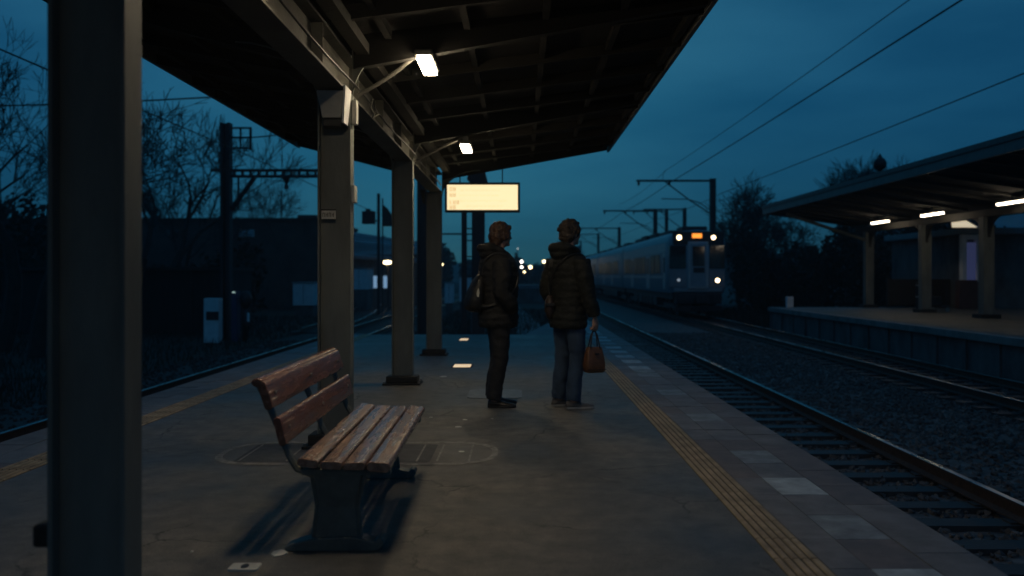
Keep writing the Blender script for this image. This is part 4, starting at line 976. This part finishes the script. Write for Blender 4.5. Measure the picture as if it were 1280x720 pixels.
b = MB(); b.tube([(A.x, 30.9, .93), (A.x, 30.9, .97)], .064, 10); b.tube([(A.x, 30.9, .52), (A.x, 30.9, .56)], .064, 10); b.build('ring', CASEW, t)
# shelter building with white frame on the far platform
t = thing('shelter_building', 'low dark shelter with white door frame and blue lit window on the far platform', 'building', (20, 33, 0))
SY = 33.5
def bx(b, px0, px1, py0, py1, Y, d=.2, m=0):
    A = W(px0, py1, Y); B = W(px1, py0, Y); b.box(A.x, B.x, Y, Y + d, A.z, B.z, m)
b = MB(); A = W(1208, 385, SY + .25); b.box(A.x, 27, SY + .25, SY + 7, 0, 2.9); b.build('wall', CONC_D, t)
b = MB(); b.box(A.x - .3, 27.3, SY - .2, SY + 7.2, 2.9, 3.15); b.build('roof', ROOFC, t, bevel=.02)
b = MB(); bx(b, 1203, 1208.5, 293, 352, SY, .25); bx(b, 1208.5, 1222, 293, 299, SY, .25); bx(b, 1221.5, 1225, 286, 352, SY, .25); b.build('door_frame', PAINTW, t, bevel=.01)
BLUW = mat('blue_lit_window', (.05, .06, .2), .3, emit=(.14, .17, .42), estr=.14, var=.1)
b = MB(); bx(b, 1210, 1221.5, 303, 350, SY + .1, .12); b.build('window', BLUW, t)
b = MB(); bx(b, 1199, 1222, 350, 386, SY - .4, .3); b.build('brown_panel', mat('brown_board', (.10, .045, .03), .6), t, bevel=.01)
t = thing('hanging_sign', 'pale tapered sign with an added glow of its own under the far canopy', 'sign', (17, 32.2, 2.9))
b = MB(); Q = [W(1190, 270, 31.8), W(1198, 270, 31.8), W(1222, 284, 31.8), W(1192, 284, 31.8)]; b.add([tuple(q) for q in Q] + [(q.x, q.y + .12, q.z) for q in Q], [(0, 1, 2, 3), (7, 6, 5, 4), (0, 4, 5, 1), (1, 5, 6, 2), (2, 6, 7, 3), (3, 7, 4, 0)]); b.build('panel', mat('sign_cream_glow', (.75, .70, .55), .5, emit=(1, .85, .6), estr=.62, var=.05), t)  # emission added to the panel so that it looks lit
b = MB(); b.tube([(Q[0].x + .1, 31.86, Q[0].z - .02), (Q[0].x + .1, 31.86, 3.5)], .02, 6); b.build('hanger', BLACK, t)
# fence behind the far platform
t = thing('panel_fence', 'dark panel fence along the back of the far platform', 'fence', (17, 36, 0))
for k in range(8):
    x = 14.9 + k * 1.6; b = MB(); b.box(x + .04, x + 1.56, 35.0, 35.05, .08, 1.15); b.build('panel', mat('fence_panel', (.035, .032, .03), .8) if k == 0 else MATS['fence_panel'], t)
    b = MB(); b.box(x - .04, x + .04, 34.98, 35.07, 0, 1.25); b.build('post', BLACK, t)
b = MB(); A = W(1239, 386, 33); b.box(A.x - .06, A.x + .10, 32.95, 33.05, 0, .95); tag(b.build('white_post', PAINTW, None, bevel=.01), 'short white post just right of the third column on the far platform', 'post')
t = thing('far_building', 'long dark building with a pale roof behind the far platform', 'building', (35, 60, GZ))
b = MB(); b.box(24, 60, 50, 64, GZ, 3.6); b.build('wall', BRICK, t)
b = MB(); b.prism([(48.5, 3.6), (65.5, 3.6), (57, 5.6)], 'x', 23.5, 60.5); b.build('roof', ROOFC, t)
for k in range(6):
    b = MB(); b.box(26 + k * 4, 27.6 + k * 4, 49.93, 50.02, .4, 2.2); wf = b.build('window', PAINTW, t); b = MB(); b.box(26.1 + k * 4, 27.5 + k * 4, 49.90, 49.93, .5, 2.1); b.build('pane', GLASS_SKY, wf)
b = MB(); b.tube([W(1126, 300, 60) + Vector((0, 0, -3.5)), W(1126, 262, 60)], .35, 12); tag(b.build('chimney_stack', CONC_D), 'pale vertical stack seen between the far canopy arches', 'chimney')

# ------------------------------------------------------------------ overhead line masts
def rmast(label, Y, X=11.6, top=7.15, reach=4.6, second=True, dirn=-1):
    t = thing('catenary_mast', label, 'mast', (X, Y, GZ), 0, 'overhead line masts')
    b = MB(); b.box(X - .17, X + .17, Y - .015, Y + .015, GZ, top); b.box(X - .17, X - .15, Y - .15, Y + .15, GZ, top); b.box(X + .15, X + .17, Y - .15, Y + .15, GZ, top); b.build('post', MAST, t)
    b = MB(); xe = X + dirn * reach; b.box(min(X, xe), max(X, xe), Y - .06, Y + .06, top - .20, top - .08); b.build('arm', MAST, t)
    b = MB(); b.tube([(X, Y, top - 2.2), (X + dirn * reach * .32, Y, top - 1.25), (X + dirn * reach * .62, Y, top - .2)], .04, 6); b.build('brace', MAST, t)
    if second:
        b = MB(); b.tube([(X, Y, top - 2.0), (X + dirn * .8, Y, top - 1.45), (X + dirn * 1.5, Y, top - 1.25), (X + dirn * 3.1, Y, top - 1.22)], .03, 6); b.build('registration_arm', MAST, t)
    for d in (.58, .98):
        b = MB(); x = X + dirn * reach * d - (dirn * .05); b.tube([(x, Y, top - .14), (x, Y, top - .3), (x, Y, top - .45)], [.03, .09, .03], 8); b.build('insulator', MAST, t)
    return t
rmast('nearest and tallest looking overhead mast, rising beyond the front of the train', 52)
rmast('second overhead mast with arm above the train roof', 76, 11.9)
rmast('third overhead mast along the train', 84, 16.0, 7.9, 4.0, False)
rmast('fourth overhead mast along the train', 101, 11.6, 7.0)
rmast('fifth overhead mast, thin and short looking', 92, 15.6, 8.3, 3.6, False)
rmast('sixth overhead mast, faint near the rear of the train', 128, 11.6, 7.6)
rmast('seventh overhead mast, faintest near the vanishing point', 165, 11.6, 8)

# left mast
t = thing('catenary_mast', 'dark overhead mast with a long lattice arm left of the platform', 'mast', (-10.9, 32, GZ), 0, 'overhead line masts')
def wx(px, Y=32): return (px - CX) * Y / F
def wz(py, Y=32): return EYE + (CY - py) * Y / F
Y = 32
b = MB(); b.box(wx(277), wx(280.5), Y - .17, Y + .17, GZ, wz(154)); b.box(wx(285.5), wx(289), Y - .17, Y + .17, GZ, wz(154)); b.box(wx(280.5), wx(285.5), Y - .02, Y + .02, GZ, wz(154)); b.build('post', MAST, t)
b = MB(); xe = wx(426); b.box(wx(264), xe, Y - .10, Y + .10, wz(214.5), wz(211.5)); b.box(wx(289), xe, Y - .10, Y + .10, wz(222), wz(219))
x = wx(292)
while x < xe: b.box(x, x + .07, Y - .08, Y + .08, wz(219), wz(214.5)); x += .30
b.build('lattice_arm', MAST, t)
b = MB(); b.tube([(wx(289), Y, wz(262)), (wx(318), Y, wz(222))], .09, 6); b.tube([(wx(298), Y, wz(262)), (wx(298), Y, wz(221))], .04, 6); b.build('brace', MAST, t)
b = MB()
for a, c_, d, e_ in ((289, 314, 159, 161), (289, 314, 184, 186), (312, 314.5, 159, 187), (300, 301.5, 159, 186), (289, 314, 171, 173)): b.box(wx(a), wx(c_), Y - .05, Y + .05, wz(e_), wz(d))
b.build('side_frame', MAST, t)
b = MB(); b.tube([(wx(358), Y, wz(222)), (wx(358), Y, wz(226)), (wx(358), Y, wz(230)), (wx(358), Y, wz(236))], [.16, .10, .05, .10], 8); b.build('insulator', MAST, t)
rmast('plain overhead mast mostly hidden behind the last columns left of the lit sign', 30.5, -3.45, 8.2, 2.6, False)

def wire(label, pts, r=.018, sag=0, n=24):
    b = MB(); P = []
    for k in range(len(pts) - 1):
        A, B = Vector(pts[k]), Vector(pts[k + 1])
        for i in range(n + (1 if k == len(pts) - 2 else 0)):
            u = i / n; p = A.lerp(B, u); p.z -= sag * 4 * u * (1 - u); P.append(p)
    b.tube(P, r, 5); tag(b.build('overhead_wire', MAST), label, 'wire', 'overhead wires')
wire('upper overhead wire, thinnest of the three crossing the sky right of the canopy', [(8.55, -8, 7.75), (8.75, 52, 7.62), (8.7, 76, 7.6)], .013, .28)
wire('middle overhead wire, boldest of the three crossing the sky right of the canopy', [(8.95, -8, 7.1), (9.1, 52, 6.95), (9.0, 76, 6.9), (8.95, 101, 6.8), (8.9, 165, 6.8)], .022, .12)
wire('lowest overhead wire on the right, passing above the far canopy', [(12.4, -8, 6.4), (12.1, 52, 6.25), (12.2, 76, 6.3), (12, 128, 6.3)], .018, .12)
wire('short dropper wire above the arm of the nearest mast', [(8.75, 52, 7.62), (8.6, 52, 7.35), (8.6, 52, 6.98)], .015)
wire('overhead wire running down the sky left of the canopy', [(-10.6, -6, 5.92), (-10.45, 32, 5.92), (-10.4, 70, 5.9)], .02, .06)
wire('thick span wire crossing level left of the canopy edge', [(-26, 31, 7.30), (-3.45, 30.5, 8.12)], .03, .25)
wire('thin span wire from the frame of the left mast to the hidden mast', [(wx(314), 32, wz(172)), (-3.45, 30.5, 6.9)], .025, .05)
b = MB(); b.tube([(wx(352), 32, wz(214)), (wx(353), 32, wz(172))], .012, 5); tag(b.build('overhead_wire', MAST), 'thin upright wire above the lattice arm of the left mast', 'wire', 'overhead wires')

# ------------------------------------------------------------------ left side buildings and boxes
t = thing('warehouse', 'long flat roofed dark brick warehouse behind the left track', 'building', (-28, 62, GZ))
b = MB(); b.box(-46, wx(399, 60), 60, 74, GZ, wz(276, 60)); b.build('wall', BRICK, t)
b = MB(); b.box(-46.3, wx(400, 60), 59.8, 74.2, wz(276, 60), wz(272.5, 60)); b.build('roof', STEEL_D, t)
b = MB(); b.box(wx(370, 60), wx(393, 60), 60.4, 62.4, wz(273, 60), wz(268, 60)); b.build('rooftop_box', BRICK, t)
for k, (a, c_) in enumerate(((299, 308), (309.5, 318), (205, 214), (216, 225))):
    b = MB(); b.box(wx(a, 60), wx(c_, 60), 59.93, 60.05, wz(296, 60), wz(287, 60)); wf = b.build('window', CASEW if k < 2 else BLACK, t)
    b = MB(); b.box(wx(a, 60) + .05, wx(c_, 60) - .05, 59.90, 59.93, wz(296, 60) + .05, wz(287, 60) - .05); b.build('pane', GLASS_SKY if k < 2 else GLASSD, wf)
b = MB(); b.tube([(wx(352, 61), 61, 5.2), (wx(352, 61), 61, wz(238, 61))], .05, 6); tag(b.build('flue_pipe', MAST), 'thin pipe rising from the warehouse roof', 'pipe')
t = thing('plank_shed', 'low black shed in front of the warehouse left of the mast', 'shed', (-15, 35, GZ))
b = MB(); b.box(-21, wx(276, 35), 35, 39, GZ, wz(338, 35)); b.build('wall', mat('shed_planks', (.02, .02, .018), .85, var=.4, scale=2, stretch=(5, 5, .3)), t)
b = MB(); b.box(-21.2, wx(278, 35), 34.8, 39.2, wz(338, 35), wz(334, 35)); b.build('roof', STEEL_D, t)
b = MB(); b.box(wx(238, 35), wx(239.5, 35), 34.95, 35.02, GZ, wz(339, 35)); b.build('corner_post', BLACK, t)
t = thing('relay_cabinet', 'white cabinet with a dark band at the foot of the left mast', 'cabinet', (wx(264, 30.5), 30.5, GZ), 0)
b = MB(); b.box(wx(254.5, 30.5), wx(273, 30.5), 30.5, 30.95, GZ, wz(373, 30.5)); b.build('case', PAINTW, t, bevel=.015)
b = MB(); b.box(wx(258, 30.5), wx(273.5, 30.5), 30.47, 30.499, wz(400, 30.5), wz(389.5, 30.5)); b.build('dark_band', BLACK, t)
t = thing('switch_box', 'dark blue trackside box with a tiny light right of the left mast', 'box', (-10.4, 31, GZ))
b = MB(); b.box(wx(289, 31), wx(296, 31), 31, 31.4, GZ, wz(364, 31)); b.build('case', mat('navy_paint', (.03, .05, .11), .5), t, bevel=.01)
b = MB(); b.ell((wx(305, 31), 31.2, wz(375, 31)), (.22, .22, .34), 14, 8); b.tube([(wx(304, 31), 31.2, GZ), (wx(304, 31), 31.2, wz(380, 31))], .1, 8); b.build('hood', BLACK, t, smooth='all')
b = MB(); b.box(wx(290.5, 31), wx(294, 31), 30.97, 30.999, wz(366, 31), wz(364.6, 31)); b.build('indicator', mat('indicator_lamp', (.5, .6, .5), .3, emit=(.7, 1, .9), estr=.5), t)
b = MB(); b.box(wx(309, 31), wx(311.5, 31), 30.99, 31.05, wz(402, 31), wz(391, 31)); b.build('label_plate', PAINTW, t)
def whitebox(name, label, cat, px0, px1, py0, py1, Y, d=1.6, m=None, group=None):
    t = thing(name, label, cat, (wx((px0 + px1) / 2, Y), Y, GZ), 0, group)
    x0, x1, z0, z1 = wx(px0, Y), wx(px1, Y), wz(py1, Y), wz(py0, Y)
    b = MB(); b.box(x0, x1, Y, Y + d, max(z0, GZ), z1); b.build('body', m or PAINTW, t, bevel=.02)
    b = MB(); b.box(x0 - .06, x1 + .06, Y - .06, Y + d + .06, z1, z1 + .07); b.build('lid', ROOFC, t)
    b = MB(); b.box((x0 + x1) / 2 - .01, (x0 + x1) / 2 + .01, Y - .008, Y, max(z0, GZ) + .1, z1 - .1); b.build('door_gap', BLACK, t)
    if z0 > GZ:
        b = MB(); b.box(x0 + .05, x1 - .05, Y + .1, Y + d - .1, GZ, z0 + .01); b.build('plinth', CONC_D, t)
    return t
whitebox('container', 'pale blue white container on the grass left of the first column', 'container', 366, 392, 354, 382, 50, 2.4, None, 'pale boxes beyond the tracks')
whitebox('container', 'pale container wall just right of the column behind the bench', 'container', 438, 459, 336, 362, 56, 2.4, None, 'pale boxes beyond the tracks')
whitebox('container', 'narrow pale box seen between the last column and the lit sign post', 'container', 556, 566, 354, 379, 52, 1.2, None, 'pale boxes beyond the tracks')
whitebox('container', 'wider pale box just left of the person with the backpack', 'container', 574, 592, 347, 377, 54, 1.6, None, 'pale boxes beyond the tracks')
whitebox('relay_cabinet', 'blue grey cabinet standing behind the person with the backpack', 'cabinet', 589, 606, 368, 416, 33, .5, ROOFC)
# workshop with pale roof bands and two bright windows
t = thing('workshop', 'low workshop with banded pale roof and two lit windows between the first columns', 'building', (-11, 68, GZ)); Y = 66
b = MB(); b.box(wx(425, Y), wx(531, Y), Y, Y + 10, GZ, wz(318, Y)); b.build('wall', CONC_D, t)
b = MB(); b.add([(wx(425, Y), Y - .4, wz(318, Y)), (wx(531, Y), Y - .4, wz(326, Y)), (wx(531, Y), Y + 4, wz(303, Y)), (wx(425, Y), Y + 4, wz(286, Y)), (wx(425, Y), Y - .4, wz(322, Y)), (wx(531, Y), Y - .4, wz(330, Y)), (wx(531, Y), Y + 10, wz(303, Y) - .5), (wx(425, Y), Y + 10, wz(286, Y) - .5)],
                [(0, 1, 2, 3), (7, 6, 5, 4), (0, 4, 5, 1), (1, 5, 6, 2), (2, 6, 7, 3), (3, 7, 4, 0)]); b.build('roof', ROOFC, t)
b = MB(); b.add([(wx(425, Y), Y + .9, wz(303, Y) + .2), (wx(531, Y), Y + .9, wz(313, Y) + .25), (wx(531, Y), Y + 2.0, wz(308, Y) + .4), (wx(425, Y), Y + 2.0, wz(297, Y) + .4)], [(0, 1, 2, 3)]); b.build('roof_light', GLASSD, t)
LITW = mat('lit_window_cool', (.6, .7, .8), .3, emit=(.35, .62, .95), estr=.42, var=.1)
for a, c_ in ((465, 471.5), (478, 484)):
    b = MB(); b.box(wx(a, Y) - .06, wx(c_, Y) + .06, Y - .05, Y - .002, wz(361, Y), wz(344, Y)); wf = b.build('window', CASEW, t); b = MB(); b.box(wx(a, Y), wx(c_, Y), Y - .07, Y - .051, wz(360, Y), wz(345, Y)); b.build('pane', LITW, wf)
t = thing('signal_mast', 'dark signal mast with a square box and a round hood between the first two columns', 'signal', (wx(473, 50), 50, GZ)); Y = 50
b = MB(); b.box(wx(471.5, Y), wx(475, Y), Y - .08, Y + .08, GZ, wz(242, Y)); b.box(wx(477.5, Y), wx(479, Y), Y - .05, Y + .05, GZ, wz(248, Y)); b.build('post', MAST, t)
b = MB(); b.box(wx(453, Y), wx(469, Y), Y - .2, Y + .2, wz(280, Y), wz(264, Y)); b.box(wx(457, Y), wx(463, Y), Y - .1, Y + .1, wz(264, Y), wz(261, Y)); b.box(wx(469, Y), wx(473, Y), Y - .05, Y + .05, wz(277, Y), wz(275, Y)); b.build('signal_box', BLACK, t, bevel=.03)
b = MB(); b.prism([(wx(479, Y), wz(256, Y)), (wx(484, Y), wz(260, Y)), (wx(489, Y), wz(267, Y)), (wx(492, Y), wz(276, Y)), (wx(492, Y), wz(283, Y)), (wx(479, Y), wz(283, Y))], 'y', Y - .12, Y + .12); b.build('hood', BLACK, t)
# big signal post behind the display sign
t = thing('signal_mast', 'broad dark signal post with a hooded head rising behind the lit sign', 'signal', (wx(597, 22), 22, GZ)); Y = 22
b = MB(); b.box(wx(590, Y), wx(606, Y), Y - .12, Y + .12, GZ, wz(232, Y)); b.build('post', MAST, t, bevel=.01)
b = MB(); b.box(wx(577, Y), wx(583.5, Y), Y - .06, Y + .06, GZ + .9, wz(240, Y))
for py in (285, 292, 300, 320, 345): b.box(wx(583, Y), wx(590.5, Y), Y - .03, Y + .03, wz(py + 1.4, Y), wz(py, Y))
b.box(wx(577, Y), wx(583.5, Y), Y - .06, Y + .06, GZ, GZ + .9)
b.build('ladder', MAST, t)
b = MB(); b.prism([(wx(592, Y), wz(232, Y)), (wx(611, Y), wz(232, Y)), (wx(605, Y), wz(209, Y)), (wx(598, Y), wz(208, Y)), (wx(594, Y), wz(214, Y)), (wx(586, Y), wz(218, Y)), (wx(584, Y), wz(225, Y))], 'y', Y - .22, Y + .15); b.build('hood', BLACK, t, bevel=.02)
t = thing('signal_gantry', 'low dark gantry frame left of the lit sign post', 'gantry', (wx(565, 45), 45, GZ)); Y = 45
b = MB(); b.box(wx(549, Y), wx(584, Y), Y - .08, Y + .08, wz(293.5, Y), wz(291.5, Y)); b.build('beam', MAST, t)
for px in (550, 583):
    b = MB(); b.box(wx(px - .8, Y), wx(px + .8, Y), Y - .06, Y + .06, GZ, wz(293, Y)); b.build('post', MAST, t)

# street lamps far away
SLM = mat('street_lamp_warm', (1, .8, .5), .3, emit=(1, .78, .42), estr=7, var=.02)
SLC = mat('street_lamp_cool', (1, .9, .8), .3, emit=(.95, .90, .80), estr=6, var=.02)
for px, py, Y, r_, m_, lab in ((484, 328, 62, .14, SLM, 'warm wide lamp between the first two columns'), (521.5, 326, 90, .17, SLM, 'higher warm lamp between the second and last columns'), (523.5, 331, 86, .10, SLM, 'lower small lamp between the second and last columns'),
        (552.5, 330.5, 95, .12, SLM, 'warm lamp just right of the farthest column'), (652, 327, 120, .20, SLC, 'upper of the two stacked lamps right of the profile face'), (652, 334, 120, .17, SLC, 'lower of the two stacked lamps right of the profile face'),
        (663, 334, 110, .21, SLM, 'lamp farther right in the small cluster between the people'), (655.5, 340, 130, .14, SLM, 'lowest lamp in the small cluster between the people'), (680, 327, 100, .18, SLM, 'lamp touching the shoulder of the person in jeans'),
        (647, 311, 140, .05, SLC, 'faint high lamp on a pole between the people')):
    p = W(px, py, Y); t = thing('street_lamp', 'distant ' + lab, 'street lamp', (p.x, p.y, GZ), 0, 'distant street lamps')
    b = MB(); b.tube([(p.x, Y + .3, GZ), (p.x, Y + .3, p.z + r_ + .1)], .05, 6); b.box(p.x - .06, p.x + .06, Y - .1, Y + .35, p.z + r_, p.z + r_ + .06); b.build('pole', MAST, t)
    b = MB(); b.ell((p.x, Y, p.z), (r_ * (2.4 if px == 484 else 1), r_, r_), 12, 8); b.build('lamp_head', m_, t, smooth='all')

# pale low things between the people (distant slabs)
whitebox('container', 'low flat pale slab roof far off between the two people', 'container', 637, 684, 357, 361, 75, 3, ROOFC, 'pale boxes beyond the tracks')

# ------------------------------------------------------------------ trees
def tree(label, px, base_y, Y, h, seed, spread=1.0, levels=6, group='bare trees', twig=.011, r0=None, lean=0, kinds='bare_tree', nch=2):
    X = (px - CX) * Y / F; rs = random.Random(seed)
    t = thing(kinds, label, 'tree', (X, Y, GZ), 0, group); tr = MB(); cr = MB()
    def grow(p, d, l_, r_, lev):
        n = 3 if lev < 3 else 2; pts = [p]; rr = [r_]; dd = d.copy()
        for k in range(n):
            dd = (dd + Vector((rs.gauss(0, .13), rs.gauss(0, .13), rs.gauss(.02, .08)))).normalized(); p = p + dd * l_ / n; pts.append(p); rr.append(r_ * (1 - .32 * (k + 1) / n))
        (tr if lev == 0 else cr).tube(pts, rr, 7 if lev < 2 else (4 if lev < 4 else 3), cap=False)
        if lev >= levels: return
        nc = nch + (1 if lev in (1, 3) else 0) + (rs.random() < .4)
        for k in range(nc):
            at = rs.uniform(.45, 1.0) if k else 1.0; i = min(int(at * n), n - 1); q = pts[i].lerp(pts[i + 1], at * n - i)
            a = rs.uniform(0, 6.28); tl = rs.uniform(.30, .85) * (1 if k else .45) * spread
            u = dd.orthogonal().normalized(); v = dd.cross(u); nd = (dd * math.cos(tl) + (u * math.cos(a) + v * math.sin(a)) * math.sin(tl)); nd.z += .12; nd.normalize()
            grow(q, nd, l_ * rs.uniform(.62, .82), max(twig, rr[i + 1] * rs.uniform(.5, .72)), lev + 1)
    grow(Vector((X, Y, GZ - .05)), Vector((lean, 0, 1)).normalized(), h * .26, r0 or h * .022, 0)
    tr.build('trunk', BARK, t, smooth=True); cr.build('crown', BARK, t)
    return t
tree('large bare tree at the far left edge behind the nearest column', 2, 0, 27, 13.5, 1, 1.1, 7, twig=.013, nch=2)
tree('slender bare tree at the far left edge, nearer than the thicket', 46, 0, 25, 11.5, 31, 1.15, 7, twig=.012)
tree('leaning bare tree at the far left edge', -30, 0, 29, 14, 37, 1.2, 7, twig=.010)
tree('bare tree just right of the nearest column in the left background', 150, 0, 34, 12.5, 2, 1.1, 7, twig=.009)
tree('tall bare tree between nearest column and left mast', 205, 0, 44, 15, 3, 1.0, 7, twig=.016)
tree('smaller bare tree just left of the overhead mast', 250, 0, 50, 12, 5, 1.1, 7, twig=.018)
tree('low bare tree right of the left mast behind the warehouse roof', 322, 0, 78, 15, 6, 1.1, 7, twig=.013)
tree('bare tree behind the left warehouse, half hidden by its roof', 285, 0, 80, 14, 8, 1.1, 7, twig=.014)
tree('round crowned bare tree right of the train above the far canopy end', 962, 0, 60, 12.0, 12, 1.55, 6, twig=.020, nch=3)
tree('bare tree behind the far canopy end with lower crown', 985, 0, 66, 10.5, 13, 1.5, 6, twig=.020, nch=3)
tree('dense dark tree rising over the far canopy roof', 1082, 0, 62, 15.5, 14, 1.05, 6, twig=.02, nch=3)
tree('slight bare tree behind the far canopy, right of the dense one', 1125, 0, 66, 16, 15, 1.15, 6, twig=.018, nch=3)
tree('small bare tree close behind the train front', 925, 0, 58, 8.0, 16, 1.2, 7, twig=.012)

def mass(name, label, boxes, n, s0, seed, m=FOLI):
    rs = random.Random(seed); b = MB()
    tot = sum((q[1] - q[0]) for q in boxes)
    for (x0, x1, y0, y1, z1) in boxes:
        k_ = int(n * (x1 - x0) / tot); ph = rs.uniform(0, 6)
        for k in range(k_):
            x = rs.uniform(x0, x1); y = rs.uniform(y0, y1)
            hgt = (z1 - GZ) * (.62 + .22 * math.sin(x * .9 + ph) * math.sin(x * .37 + ph) + .22 * mnoise.noise(Vector((x * .5, y * .3, seed))) + .10 * mnoise.noise(Vector((x * 2.2, y, seed))))
            z = GZ + hgt * rs.random() ** .6; s_ = s0 * rs.uniform(.5, 1.4)
            A = Vector((rs.gauss(0, 1), rs.gauss(0, 1), rs.gauss(0, 1))).normalized(); u = A.orthogonal().normalized() * s_; v = A.cross(u).normalized() * s_ * rs.uniform(.3, .8); c = Vector((x, y, z))
            b.add([c - u, c - v, c + u, c + v], [(0, 1, 2, 3)])
    o = b.build(name, m); tag(o, label, 'thicket', None, 'stuff')
mass('thicket', 'dark tangled thicket at the foot of the left trees', [(-34, -22, 36, 44, 6.2), (-22, -13.5, 40, 46, 3.8)], 26000, .16, 1)
mass('thicket', 'dark thicket between the train and the far platform end', [(13.4, 19, 50, 56, 5.2), (18, 27, 46, 52, 6.6)], 30000, .15, 2)
mass('thicket', 'dark thicket behind the far platform', [(19, 36, 41, 46, 4.6)], 14000, .17, 3)
mass('far_wood', 'far dark tree line on the horizon beyond the platform end', [(-60, -12, 140, 160, 9), (-12, 5, 170, 190, 5.6), (5, 60, 190, 215, 9)], 26000, .55, 4)
# horizon hills behind everything
b = MB(); n = 60; V = []
for k in range(n + 1):
    x = -500 + k * 1000 / n; V.append((x, 560, GZ - 2)); V.append((x, 620, GZ + 10 + 7 * mnoise.noise(Vector((x * .006, 0, 2))) + (5 if x < -60 or x > 60 else 0)))
b.add(V, [(2 * k, 2 * k + 2, 2 * k + 3, 2 * k + 1) for k in range(n)]); struct(b.build('hills', GRASSG))
# conifer silhouettes near the vanishing point
for px, Y, h, s_ in ((645, 120, 5.6, 3), (648, 118, 4.2, 5)):
    X = (px - CX) * Y / F; t = thing('conifer_tree', 'slim dark conifer far off beside the stacked lamps, ' + ('taller one' if s_ == 3 else 'shorter one'), 'tree', (X, Y, GZ)); b = MB(); b.tube([(X, Y, GZ), (X, Y, GZ + h)], [.12, .02], 6); b.build('trunk', BARK, t)
    b = MB(); rs = random.Random(s_)
    for k in range(500):
        u = rs.random(); z = GZ + .5 + u * (h - .5); rr = (1 - u) * .9 * rs.random() ** .5; a = rs.uniform(0, 6.28); c = Vector((X + rr * math.cos(a), Y + rr * math.sin(a), z)); b.add([c, c + Vector((.25 * math.cos(a), .25 * math.sin(a), -.12)), c + Vector((.1 * math.cos(a + 1), .1 * math.sin(a + 1), .08))], [(0, 1, 2)])
    b.build('crown', FOLI, t)

# thin evening air over everything
hm = bpy.data.materials.new('evening_air'); hm.use_nodes = True; N = hm.node_tree.nodes; N.remove(N['Principled BSDF'])
pv = N.new('ShaderNodeVolumePrincipled'); pv.inputs['Color'].default_value = (.80, .88, .92, 1); pv.inputs['Density'].default_value = 0.0011; pv.inputs['Anisotropy'].default_value = .35
hm.node_tree.links.new(pv.outputs[0], N['Material Output'].inputs['Volume'])
b = MB(); b.box(-570, 570, -70, 670, GZ - 1.5, 26); o = b.build('haze', hm); tag(o, 'thin blue evening haze filling the air', 'haze', None, 'stuff')
